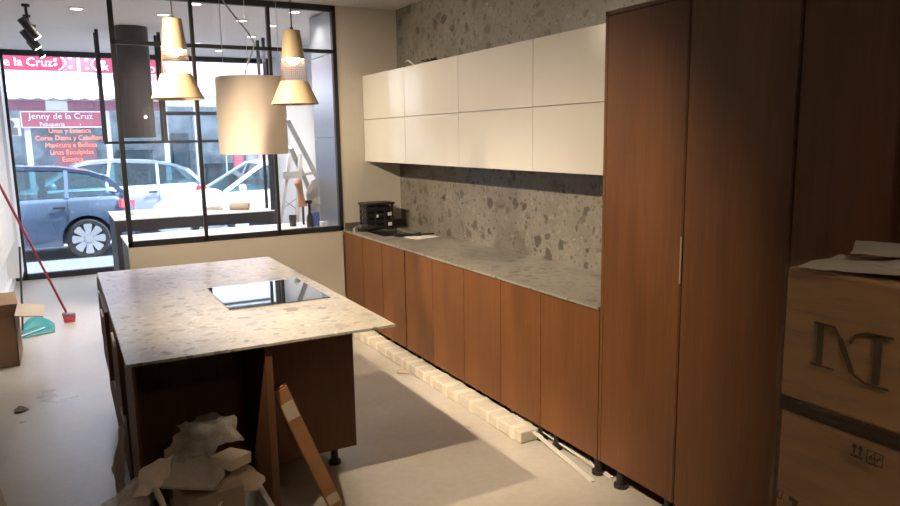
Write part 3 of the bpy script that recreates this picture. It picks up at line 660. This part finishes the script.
# wrapped batten leaning
A = Vector((.975, 2.93, .03)); B = Vector((.726, 2.86, .67))
bt_ = empty('wrapped_batten', (A.x, A.y, 0), 'cardboard-wrapped batten leaning against the end of the island', 'batten')
MB().bar(A, B, .064, .038, (0, 1, 0)).build('wrapping', plain('orange_brown_cardboard', (.30, .14, .055), .75, var=.15, nscale=9), bt_, bevel=.006)
D = B-A
MB().bar(A+D*.93, B+D*.012, .050, .032, (0, 1, 0)).build('end_piece', plain('red_brown_cardboard', (.16, .05, .03), .8, var=.3), bt_, bevel=.004)
MB().bar(A+D*.76, A+D*.90, .060, .040, (0, 1, 0)).build('tape_band', m_cardlt, bt_, bevel=.006); MB().bar(A+D*.04, A+D*.13, .060, .040, (0, 1, 0)).build('tape_band', m_cardlt, bt_, bevel=.006)

# ------------------------------------------------------------------ rubbish under the overhang
tub = MB(); tx, tyy = .45, 2.70
def rrect(cx, cy, hx_, hy_, r, z, n=6):
    out = []
    for qx, qy, a0 in ((1, 1, 0), (-1, 1, 90), (-1, -1, 180), (1, -1, 270)):
        for k in range(n+1):
            a = R(a0+90*k/n); out.append(Vector((cx+qx*(hx_-r)+r*math.cos(a), cy+qy*(hy_-r)+r*math.sin(a), z)))
    return out
rings = [rrect(tx, tyy, .15, .20, .05, .002), rrect(tx, tyy, .165, .22, .05, .25), rrect(tx, tyy, .18, .235, .05, .255), rrect(tx, tyy, .18, .235, .05, .262), rrect(tx, tyy, .158, .212, .045, .262), rrect(tx, tyy, .145, .195, .045, .012)]
n_ = len(rings[0]); vs = [p for r_ in rings for p in r_]
fs = [(k*n_+i, k*n_+(i+1) % n_, (k+1)*n_+(i+1) % n_, (k+1)*n_+i) for k in range(5) for i in range(n_)]+[tuple(range(n_)), tuple(range(5*n_, 6*n_))]
tag(tub.add(vs, fs).build('rubbish_tub', m_white, smooth=True, loc=(tx, tyy, 0)), 'white plastic tub full of rubbish under the island overhang', 'tub')
tag(MB().obox(Matrix.Translation((.385, 2.66, .335)) @ Matrix.Rotation(R(8), 4, 'Z'), .21, .20, .17).build('open_carton', m_cardlt, bevel=.004, loc=(.385, 2.66, .25)), 'pale cardboard box standing in the white rubbish tub', 'box')
P_ = [AT(161, 486, 2.52), AT(213, 488, 2.54), AT(225, 473, 2.62), AT(214, 453, 2.78), AT(176, 458, 2.76)]
tag(MB().add(P_+[p+Vector((0, .004, -.012)) for p in P_], [(0, 1, 2, 3, 4), (9, 8, 7, 6, 5)]+[(i, (i+1) % 5, 5+(i+1) % 5, 5+i) for i in range(5)]).build('packing_board', m_foam, loc=P_[0]), 'flat white packing board lying across the rubbish', 'board')
tag(MB().obox(Matrix.Translation(AT(231, 459, 2.70)) @ Matrix.Rotation(R(38), 4, 'Z') @ Matrix.Rotation(R(6), 4, 'Y'), .115, .105, .045).build('foam_block', plain('cream_foam', (.62, .53, .42), .9), bevel=.004, loc=AT(231, 466, 2.70)), 'cream foam block on top of the rubbish heap', 'foam block')
tag(crumple('packing_paper', m_cardlt, [[AT(212, 490, 2.56), AT(236, 494, 2.58), AT(258, 492, 2.60)], [AT(224, 478, 2.62), AT(246, 478, 2.64), AT(266, 482, 2.64)], [AT(236, 470, 2.70), AT(250, 467, 2.72), AT(262, 474, 2.72)]], .003, 21, 6, .012, (.5, 2.63, .44)), 'crumpled brown packing paper hanging over the tub edge', 'paper')
m_filmw = glass('cloudy_film', (.80, .78, .74), .3, .35, .72)
def cloudy():
    m = bpy.data.materials.new('milky_film'); m.use_nodes = True; nt = m.node_tree; nt.nodes.clear(); o = nd(nt, 'ShaderNodeOutputMaterial')
    t = nd(nt, 'ShaderNodeBsdfTransparent'); b = nd(nt, 'ShaderNodeBsdfPrincipled'); b.inputs['Base Color'].default_value = (.60, .55, .49, 1); b.inputs['Roughness'].default_value = .3
    v = mapped(nt); n = noi(nt, v, 14, 4); r = nd(nt, 'ShaderNodeMapRange'); nt.links.new(n.outputs[0], r.inputs[0]); r.inputs[1].default_value = .3; r.inputs[2].default_value = .7; r.inputs[3].default_value = .35; r.inputs[4].default_value = .75
    bp = nd(nt, 'ShaderNodeBump'); bp.inputs['Distance'].default_value = .01; nt.links.new(n.outputs[0], bp.inputs['Height']); nt.links.new(bp.outputs[0], b.inputs['Normal'])
    x = nd(nt, 'ShaderNodeMixShader'); nt.links.new(r.outputs[0], x.inputs[0]); nt.links.new(t.outputs[0], x.inputs[1]); nt.links.new(b.outputs[0], x.inputs[2]); nt.links.new(x.outputs[0], o.inputs[0]); return m
m_milky = cloudy()
tag(crumple('plastic_bag', m_milky, [[AT(163, 474, 2.66), AT(186, 472, 2.68), AT(206, 462, 2.72)], [AT(166, 456, 2.74), AT(196, 450, 2.78), AT(222, 446, 2.80)], [AT(180, 434, 2.86), AT(208, 436, 2.84), AT(240, 440, 2.86)], [AT(184, 421, 2.95), AT(212, 423, 2.92), AT(239, 422, 2.93)], [AT(190, 417, 3.02), AT(214, 414, 3.04), AT(236, 419, 3.02)]], .0015, 31, 9, .030, (.42, 2.85, .5)), 'milky plastic film heaped highest on the rubbish', 'plastic film')
tag(crumple('plastic_sheet', m_milky, [[AT(92, 516, 2.50), AT(116, 514, 2.50), AT(150, 506, 2.54)], [AT(112, 496, 2.54), AT(126, 494, 2.54), AT(148, 492, 2.58)], [AT(134, 479, 2.60), AT(142, 478, 2.62), AT(156, 476, 2.64)]], .0015, 41, 8, .012, (.12, 2.55, .48)), 'clear plastic sheet spilling out left of the rubbish', 'plastic film')
tag(crumple('crumpled_paper', plain('creased_cream_paper', (.68, .60, .49), .85, bmp=.1), [[AT(133, 498, 2.53), AT(148, 496, 2.52), AT(163, 488, 2.54)], [AT(136, 484, 2.57), AT(152, 480, 2.56), AT(170, 476, 2.58)], [AT(139, 468, 2.63), AT(156, 461, 2.64), AT(175, 456, 2.66)]], .005, 51, 10, .022, (.19, 2.58, .5)), 'crumpled cream paper at the left of the rubbish heap', 'paper')
tag(MB().tube([AT(166, 512, 2.48), AT(161, 500, 2.49), AT(155, 488, 2.52)], .011, 10).build('wooden_stick', m_tape, smooth=True, loc=AT(166, 512, 2.48)), 'pale wooden stick poking up from the rubbish at the left', 'stick')
tag(MB().tube([AT(216, 512, 2.46), AT(222, 501, 2.47)], [.008, .003], 10).build('wooden_stick', m_letter, smooth=True, loc=AT(216, 512, 2.46)), 'thin pale stick poking up before the tub', 'stick')
# support for the loose heap: a sack behind
tag(crumple('torn_sack', plain('torn_kraft_paper', (.55, .43, .33), .85, var=.2), [[(.125, 3.48, .08), (.12, 3.40, .02), (.13, 3.30, .03)], [(.095, 3.48, .18), (.10, 3.38, .17), (.135, 3.30, .2)], [(.11, 3.46, .32), (.11, 3.38, .32), (.14, 3.32, .34)], [(.135, 3.42, .42), (.138, 3.38, .45), (.145, 3.34, .40)]], .004, 61, 7, .018, (.12, 3.2, 0)), 'torn brown paper sack leaning on the left side of the island', 'sack')

# ------------------------------------------------------------------ left of the picture
bo = empty('cardboard_box', (-.62, 6.53, 0), 'open cardboard box on the floor at the left edge', 'box')
X0, X1, Y0, Y1, H = -.86, -.405, 6.262, 6.80, .385; T = .006
MB().box(X0, Y0, .0, X1, Y1, T).box(X0, Y0, 0, X0+T, Y1, H).box(X1-T, Y0, 0, X1, Y1, H).box(X0, Y0, 0, X1, Y0+T, H).box(X0, Y1-T, 0, X1, Y1, H).build('body', m_card2, bo)
MB().add([(X1, Y0+.02, H), (X1, Y1-.02, H), (X1+.19, Y1-.04, H-.03), (X1+.19, Y0+.04, H-.03), (X1, Y0+.02, H+T), (X1, Y1-.02, H+T), (X1+.19, Y1-.04, H-.03+T), (X1+.19, Y0+.04, H-.03+T)], [(0, 1, 2, 3), (7, 6, 5, 4), (0, 4, 5, 1), (1, 5, 6, 2), (2, 6, 7, 3), (3, 7, 4, 0)]).build('flap', m_cardlt, bo)
MB().bar((X0+.01, Y1, H), (X1-.02, Y1, H), .004, .004).add([(X0, Y1, H), (X1, Y1, H), (X1-.02, Y1+.13, H+.08), (X0+.02, Y1+.13, H+.08), (X0, Y1+T, H), (X1, Y1+T, H), (X1-.02, Y1+.13+T, H+.08), (X0+.02, Y1+.13+T, H+.08)], [(0, 1, 2, 3), (7, 6, 5, 4), (0, 4, 5, 1), (1, 5, 6, 2), (2, 6, 7, 3), (3, 7, 4, 0)]).build('flap', m_card2, bo)
dp = empty('dustpan', (-.36, 7.35, 0), 'teal long-handled dustpan standing open behind the cardboard box', 'dustpan')
g = []
vs = []; nn = 10
for i in range(nn+1):
    a = i/nn; x = -.44+.27*a; 
    yb = 7.20; 
    vs += [(x, 7.14+.10*a, .004), (x, 7.34+.10*math.sin(math.pi*a)+.1*a, .012), (x+.0, 7.42+.10*math.sin(math.pi*a)+.08*a, .012+.115*math.sin(math.pi*min(1, a*1.0))**.6*(1-.55*a))]
fs = []
for i in range(nn):
    for k in range(2): fs.append((i*3+k, i*3+k+1, (i+1)*3+k+1, (i+1)*3+k))
pan = MB().add(vs, fs).build('pan', m_teal, dp, smooth=True); s_ = pan.modifiers.new('solid', 'SOLIDIFY'); s_.thickness = .004
MB().bar((-.445, 7.15, .02), (-.25, 7.33, .035), .012, .008).build('front_rib', m_white, dp)
MB().tube([(-.425, 7.36, .03), (-.412, 7.37, .2), (-.375, 7.37, .79)], .009, 10).build('handle', plain('dark_green_pole', (.05, .07, .07), .4), dp, smooth=True)
br = empty('broom', (-.043, 7.65, 0), 'broom with a long dark red pole leaning towards the left wall', 'broom')
Pb = Vector((-.062, 7.63, .075)); Pt = Vector((-.50, 7.15, 1.48))
MB().tube([Pb, Pb+(Pt-Pb)*.93], .0105, 10).build('pole', m_red, br, smooth=True); MB().tube([Pb+(Pt-Pb)*.93, Pt], .012, 10).build('grip', m_blackpl, br, smooth=True)
MB().bar((-.105, 7.62, .078), (.01, 7.62, .062), .05, .035).build('head', plain('brush_head', (.35, .30, .33), .5), br, bevel=.01)
MB().add([(-.10, 7.59, .06), (.01, 7.59, .05), (.01, 7.65, .05), (-.10, 7.65, .06), (-.09, 7.56, .002), (.0, 7.56, .002), (.0, 7.67, .002), (-.09, 7.67, .002)], [(0, 1, 2, 3), (7, 6, 5, 4), (0, 4, 5, 1), (1, 5, 6, 2), (2, 6, 7, 3), (3, 7, 4, 0)]).build('bristles', m_red, br)
tag(crumple('dry_leaf', plain('brown_leaf', (.10, .07, .05), .8), [[(-.40, 5.12, .006), (-.35, 5.12, .006), (-.31, 5.15, .006)], [(-.40, 5.18, .006), (-.36, 5.2, .02), (-.32, 5.18, .006)]], .002, 71, 4, .008, (-.36, 5.16, 0)), 'small dark crumpled leaf lying on the open floor', 'leaf')
tag(MB().obox(Matrix.Translation((-.52, 3.72, .012)) @ Matrix.Rotation(R(10), 4, 'Z'), .32, .62, .018).build('board', plain('yellow_brown_board', (.34, .23, .10), .6, var=.2), bevel=.002, loc=(-.52, 3.72, 0)), 'yellow-brown board at the bottom left corner on the floor', 'board')

# ------------------------------------------------------------------ street
GZ = -.10
struct(MB().box(-14, YS+.12, GZ-.2, 18, 12.1, GZ+.06).build('floor_sidewalk', m_walk))
struct(MB().box(-14, 12.1, GZ-.2, 18, 17.6, GZ).build('floor_street', m_road))
struct(MB().box(-14, 17.6, GZ-.2, 18, 19.0, GZ+.12).build('floor_far_sidewalk', m_walk))
fb = empty('shop_building', (3, 19.2, GZ), 'pale shop building across the street', 'building')
MB().box(-8, 19.1, GZ+.121, 12, 19.5, .55).box(-8, 19.1, 2.55, 12, 19.5, 8).build('wall', m_fac, fb)
ps = MB()
for x in (-3.2, -.62, 1.05, 2.35, 3.1, 5.0, 7.5): ps.box(x, 19.1, .55, x+.12, 19.35, 2.55)
ps.build('column', m_white, fb)
MB().box(-8, 19.9, GZ, 12, 20.0, 2.6).build('shop_interior', m_dark, fb)
MB().box(-8, 19.2, .55, 12, 19.22, 2.55).build('shop_glass', glass('shop_window_glass', (.95, .98, 1), .05), fb)
sf2 = MB()
for (x0, x1, z1_) in ((-2.2, -.9, 1.35), (-.2, .5, 1.05), (1.3, 2.1, 1.5), (2.6, 3.0, 1.9), (3.4, 4.6, 1.1)): sf2.box(x0, 19.5, GZ+.121, x1, 19.8, z1_)
sf2.build('shop_counter', plain('dusky_furniture', (.13, .17, .18), .6, var=.4, nscale=4), fb)
def sign(x0, x1, z0_, z1_, y, m, label, name='shop_sign'):
    t = empty(name, ((x0+x1)/2, y, z0_), label, 'sign'); MB().box(x0, y-.08, z0_, x1, y, z1_).build('panel', m, t)
    b = MB(); e = .02
    b.box(x0, y-.092, z1_-e, x1, y-.081, z1_).box(x0, y-.092, z0_, x1, y-.081, z0_+e).box(x0, y-.092, z0_, x0+e, y-.081, z1_).box(x1-e, y-.092, z0_, x1, y-.081, z1_)
    b.build('border', m_letter, t); return t
YF = 19.0
s1 = sign(-2.4, .60, 3.30, 3.72, YF, m_fascia, 'pink-red shop sign reading de la Cruz across the street')
text('lettering', 'de la Cruz', .26, m_letter, s1, (.09, YF-.095, 3.42), (R(90), 0, 0), .006, 'RIGHT')
s2 = sign(.62, 2.45, 3.28, 3.70, YF, m_fascia, 'pink-red shop sign with a heart scroll right of the divider')
text('lettering', '& Jas', .33, m_letter, s2, (1.03, YF-.095, 3.37), (R(90), 0, 0), .006); text('lettering', 'Lo', .30, m_letter, s2, (1.95, YF-.095, 3.34), (R(90), 0, 0), .006)
def scroll(parent, cx, cz, flip):
    MB().prism([(cx-.02*flip, cz-.19), (cx+.28*flip, cz-.19), (cx+.28*flip, cz+.19), (cx-.02*flip, cz+.19)], YF-.0835, YF-.0805, lambda a, b, d: (a, d, b)).build('corner_panel', m_mauve, parent)
    m = MB()
    for s in (1, -1):
        m.tube([(cx-.10*flip+.16*flip*t, YF-.10, cz+s*(.16-.16*abs(t-.0)**1.5)) for t in [k/8 for k in range(9)]], .012, 6)
        m.tube([(cx-.16*flip+.035*math.cos(k*.9)*(1-k/12), YF-.10, cz+s*.05+.035*math.sin(k*.9)*(1-k/12)) for k in range(9)], .012, 6)
        m.tube([(cx+.14*flip+.04*math.cos(k*.9)*(1-k/12), YF-.10, cz+s*.1+.035*math.sin(k*.9)*(1-k/12)) for k in range(9)], .009, 6)
    m.build('scroll_ornament', m_letter, parent, smooth=True)
scroll(s1, .30, 3.51, 1); scroll(s2, .92, 3.49, -1)
aw = empty('awning', (0, 18.6, 2.8), 'white awning with scalloped edge below a pink strip across the street', 'awning')
MB().box(-3, 18.85, 3.14, 2.45, 19.0, 3.28).build('pink_strip', m_awnpink, aw)
MB().add([(-3, 18.85, 3.14), (2.45, 18.85, 3.14), (2.45, 18.2, 2.80), (-3, 18.2, 2.80), (-3, 18.85, 3.12), (2.45, 18.85, 3.12), (2.45, 18.2, 2.78), (-3, 18.2, 2.78)], [(0, 1, 2, 3), (7, 6, 5, 4), (0, 4, 5, 1), (1, 5, 6, 2), (2, 6, 7, 3), (3, 7, 4, 0)]).build('canopy', m_awnwhite, aw)
v_ = MB()
for k in range(18):
    x = -3+k*.303; n2_ = 8
    v_.prism([(x, 2.79)]+[(x+.303*j/n2_, 2.70-.05*math.sin(math.pi*j/n2_)) for j in range(n2_+1)]+[(x+.303, 2.79)], 18.19, 18.20, lambda a, b, d: (a, d, b))
v_.build('valance', m_awnwhite, aw)
mz = empty('shop_banner', (0, 18.98, 2.4), 'dark red patterned banner strip under the white awning', 'banner')
for x0, x1, mm in ((-1.1, -.15, m_mauve), (-.14, .3, m_fac), (.31, .85, m_mauve), (.86, 2.3, m_mauve)): MB().box(x0, 18.96, 2.44, x1, 18.99, 2.66).build('panel', mm, mz)
s3 = sign(-.66, 1.02, 2.05, 2.42, YF, plain('dusky_red_sign', (.45, .12, .15), .6), 'dusky red window sign reading Jenny de la Cruz')
text('lettering', 'Jenny de la Cruz', .19, m_letter, s3, (-.50, YF-.095, 2.25), (R(90), 0, 0), .004, sx=1.03); text('lettering', 'Peluqueria', .12, m_letter, s3, (-.30, YF-.095, 2.09), (R(90), 0, 0), .004)
po = empty('portrait_poster', (-.85, YF, 1.9), 'pale poster with a dark figure left of the dusky red sign', 'poster')
MB().box(-1.10, YF-.05, 1.88, -.68, YF-.02, 2.27).build('sheet', plain('pale_poster', (.62, .55, .48), .6), po)
MB().sphere((-.85, YF-.052, 2.14), (.06, .005, .08)).box(-.97, YF-.055, 1.89, -.74, YF-.05, 2.06).build('figure', plain('poster_dark', (.16, .14, .13), .6), po)
ne = empty('window_lettering', (.4, YF-.05, 1.3), 'orange-red glowing lettering in the shop window across the street', 'sign')
for k, s in enumerate(('Unas y Estetica', 'Corte Dama y Caballero', 'Manicura e Belleza', 'Unas Esculpidas', 'Estetica')):
    text('lettering', s, .155, m_neon, ne, (.30, YF-.06, 1.93-k*.165), (R(90), 0, 0), .006, 'CENTER', .92)
MB().box(-.05, YF-.04, 1.1, .82, YF-.03, 1.72).build('dark_panel', plain('dusky_panel', (.25, .12, .13), .6), ne)
aw2 = empty('awning', (3.8, 18.7, 2.9), 'wide pinkish awning across the street behind the pendants', 'awning')
MB().add([(2.48, 18.95, 3.62), (6.8, 18.95, 3.62), (6.8, 18.3, 3.0), (2.48, 18.3, 3.0), (2.48, 18.95, 3.60), (6.8, 18.95, 3.60), (6.8, 18.3, 2.98), (2.48, 18.3, 2.98)], [(0, 1, 2, 3), (7, 6, 5, 4), (0, 4, 5, 1), (1, 5, 6, 2), (2, 6, 7, 3), (3, 7, 4, 0)]).build('canopy', plain('dusty_pink_cloth', (.62, .38, .44), .8), aw2)
MB().box(2.48, 18.28, 2.78, 6.8, 18.30, 3.0).build('valance', m_awnwhite, aw2)
# goods outside the shop, right
gl = ['dark red garment hanging outside the shop, nearest the lamp post', 'grey garment hanging outside the shop', 'red and white garment hanging outside the shop', 'black garment hanging outside the shop', 'pink garment hanging outside the shop', 'white garment at the right end of the clothes row']
gc = [(.45, .10, .14), (.25, .27, .30), (.75, .35, .40), (.07, .07, .09), (.6, .25, .35), (.8, .8, .8)]
for k in range(6):
    x = 3.75+k*.30
    o = MB().add([(x, 17.9, 1.55), (x+.08, 17.88, 1.65), (x+.18, 17.88, 1.65), (x+.26, 17.9, 1.55), (x+.22, 17.9, .7), (x+.04, 17.9, .7), (x, 18.0, 1.55), (x+.08, 18.0, 1.65), (x+.18, 18.0, 1.65), (x+.26, 18.0, 1.55), (x+.22, 18.0, .7), (x+.04, 18.0, .7)],
                 [(0, 1, 2, 3, 4, 5), (11, 10, 9, 8, 7, 6)]+[(i, (i+1) % 6, 6+(i+1) % 6, 6+i) for i in range(6)]).build('hanging_garment', plain('garment_%d' % k, gc[k], .9), loc=(x+.13, 17.95, .7))
    tag(o, gl[k], 'garment', 'garments outside the far shop')
cr_ = MB().cyl((3.6, 17.95, 1.68), (5.7, 17.95, 1.68), .02).cyl((3.6, 17.95, GZ+.12), (3.6, 17.95, 1.68), .02).cyl((5.7, 17.95, GZ+.12), (5.7, 17.95, 1.68), .02)
tag(cr_.build('clothes_rail', m_alu, loc=(4.6, 17.95, GZ+.12)), 'metal clothes rail outside the shop across the street', 'clothes rail')

# cars
def car(name, loc, label, paint, k=1.0, W2=.87):
    t = empty(name, (0, 0, 0), label, 'car', 'cars in the street')
    st = [(0, .60, .62, .36), (-.05, .80, .74, .30), (-.14, .92, .81, .26), (-.38, .97, .855, .24), (-.9, .97, .87, .22), (-1.8, .955, .875, .22), (-2.7, .94, .87, .22), (-3.05, .93, .86, .22), (-3.45, .87, .84, .22), (-3.9, .77, .78, .24), (-4.12, .66, .66, .28), (-4.2, .54, .52, .34)]
    prof = lambda h, zt, zb_: [(-h*.94, zb_), (-h, zb_+.12), (-h*1.0, zb_+(zt-zb_)*.55), (-h*.965, zt-.07), (-h*.91, zt-.01), (-h*.5, zt+.012), (0, zt+.018)]
    vs = []; 
    for x, zt, h, zb_ in st:
        p = prof(h, zt, zb_); p = p+[(-a, b) for a, b in p[:-1][::-1]]; vs += [(x, a, b) for a, b in p]
    n = 13; fs = [(j*n+i, j*n+(i+1) % n, (j+1)*n+(i+1) % n, (j+1)*n+i) for j in range(len(st)-1) for i in range(n)]+[tuple(range(n)), tuple(range((len(st)-1)*n, len(st)*n))]
    body = MB().add(vs, fs).build('body', paint, t, smooth=True)
    for wx in (-.77, -3.35):
        c = MB().cyl((wx, -1.2, .315), (wx, -.55, .315), .365, n=40).build('cutter', paint); cut(body, c)
        c = MB().cyl((wx, 1.2, .315), (wx, .55, .315), .365, n=40).build('cutter', paint); cut(body, c)
        for sgn in (-1, 1):
            wl = MB().lathe((0, 0, 0), [(.17, -.1), (.29, -.1), (.315, -.07), (.315, .07), (.29, .1), (.235, .1)], 40).build('wheel', m_tyre, t, smooth=True)
            MB().cyl((0, 0, .06), (0, 0, .085), .235, n=36).build('rim', m_blackpl, wl)
            hb = MB().cyl((0, 0, .085), (0, 0, .105), .055, n=24)
            for q in range(8):
                a = 2*math.pi*q/8; hb.prism([(.04, -.026), (.215, -.062), (.238, -.035), (.238, .035), (.215, .062), (.04, .026)], .086, .100, lambda u, v_, d, a=a: (u*math.cos(a)-v_*math.sin(a), u*math.sin(a)+v_*math.cos(a), d))
            hb.build('hubcap', m_hub, wl)
            wl.rotation_euler = (R(90)*(1 if sgn < 0 else -1), 0, 0); wl.location = (wx, sgn*.765, .315)
    # greenhouse
    yb, yr = .80, .585
    def P(x, z, s): f = (z-.95)/(1.40-.95); f = max(0, min(1, f)); return Vector((x, s*(yb+(yr-yb)*f), z))
    roof = [(-.42, 1.24), (-.68, 1.34), (-1.1, 1.415), (-1.75, 1.445), (-2.2, 1.42), (-2.42, 1.37)]
    vs = []
    for x, z in roof:
        for f, dz in ((-1, -.02), (-.85, 0), (-.4, .02), (0, .025), (.4, .02), (.85, 0), (1, -.02)): vs.append((x, f*(yr+.02), z+dz))
    rf = MB().add(vs, [(j*7+i, j*7+i+1, (j+1)*7+i+1, (j+1)*7+i) for j in range(len(roof)-1) for i in range(6)]).build('roof', paint, t, smooth=True); so = rf.modifiers.new('solid', 'SOLIDIFY'); so.thickness = .035
    fr_ = MB()
    for s in (-1, 1):
        fr_.bar(P(-.16, .93, s), P(-.44, 1.24, s), .07, .035, (0, 1, 0)).bar(P(-2.40, 1.38, s), P(-3.12, .93, s), .06, .04, (0, 1, 0))
        for a, b in zip(roof[:-1], roof[1:]): fr_.bar(P(a[0], a[1]-.01, s), P(b[0], b[1]-.01, s), .05, .04, (0, 1, 0))
        fr_.bar(P(-1.02, .95, s), P(-1.0, 1.40, s), .055, .03, (0, 1, 0)); fr_.bar(P(-1.95, .94, s), P(-1.85, 1.43, s), .05, .03, (0, 1, 0))
    fr_.build('pillar', paint, t)
    for s in (-1, 1):
        gmb = MB()
        for q in ([(-.38, .99), (-.52, 1.22), (-.72, 1.31), (-1.0, 1.37), (-1.0, .96)], [(-1.04, .96), (-1.03, 1.375), (-1.5, 1.40), (-1.84, 1.405), (-1.92, .95)], [(-1.97, .95), (-1.88, 1.405), (-2.2, 1.39), (-2.40, 1.35), (-3.0, .95)]):
            vv = [P(x, z, s*.99) for x, z in q]; m_ = len(vv); gmb.add(vv+[v+Vector((0, -s*.004, 0)) for v in vv], [tuple(range(m_)), tuple(range(m_, 2*m_))[::-1]]+[(i, (i+1) % m_, m_+(i+1) % m_, m_+i) for i in range(m_)])
        gmb.build('side_window', m_carglass, t)
        MB().bar((-1.05, s*.872, .82), (-1.22, s*.876, .82), .02, .03).build('door_handle', m_blackpl, t, bevel=.006)
        MB().sphere((-2.85, s*.97, 1.0), (.06, .09, .065)).build('wing_mirror', paint, t, smooth=True)
        MB().bar((-.06, s*.70, .80), (-.30, s*.845, .84), .05, .15, (0, 0, 1)).build('tail_lamp', m_tail, t, bevel=.02)
        MB().bar((-3.95, s*.72, .60), (-4.12, s*.58, .58), .09, .06, (0, 0, 1)).build('head_lamp', m_alu, t, bevel=.02)
    gw = MB()
    for (xa, za, xb, zb2) in ((-2.42, 1.37, -3.12, .93), (-.42, 1.24, -.16, .93)):
        gw.add([(xa, -yr, za), (xa, yr, za), (xb, yb, zb2), (xb, -yb, zb2), (xa+.003, -yr, za-.005), (xa+.003, yr, za-.005), (xb+.003, yb, zb2-.005), (xb+.003, -yb, zb2-.005)], [(0, 1, 2, 3), (7, 6, 5, 4), (0, 4, 5, 1), (1, 5, 6, 2), (2, 6, 7, 3), (3, 7, 4, 0)])
    gw.build('windscreen', m_carglass, t)
    se = MB()
    for sx_ in (-1.35, -2.3):
        for sy_ in (-.36, .36): se.box(sx_-.06, sy_-.22, .7, sx_+.06, sy_+.22, 1.08).box(sx_-.04, sy_-.12, 1.1, sx_+.04, sy_+.12, 1.24)
    se.build('seat', m_blackpl, t, bevel=.03)
    MB().box(-.86, -.873, .235, -3.2, -.80, .30).build('sill_strip', m_blackpl, t) if False else None
    for a, b in ((-1.02, -.873), (-1.97, -.878)): MB().box(a-.004, b-.003, .30, a+.004, b+.01, .93).build('door_seam', m_blackpl, t)
    t.location = loc; t.scale = (k, k, k); return t
car('hatchback_car', (1.08, 13.25, GZ), 'grey-blue hatchback parked right outside the shop window', m_carA)
car('hatchback_car', (2.72, 16.0, GZ), 'silver-blue hatchback in the street behind the grey-blue one', m_carB)
car('hatchback_car', (5.55, 13.25, GZ), 'white car parked nose to tail behind the grey-blue hatchback', m_carC)
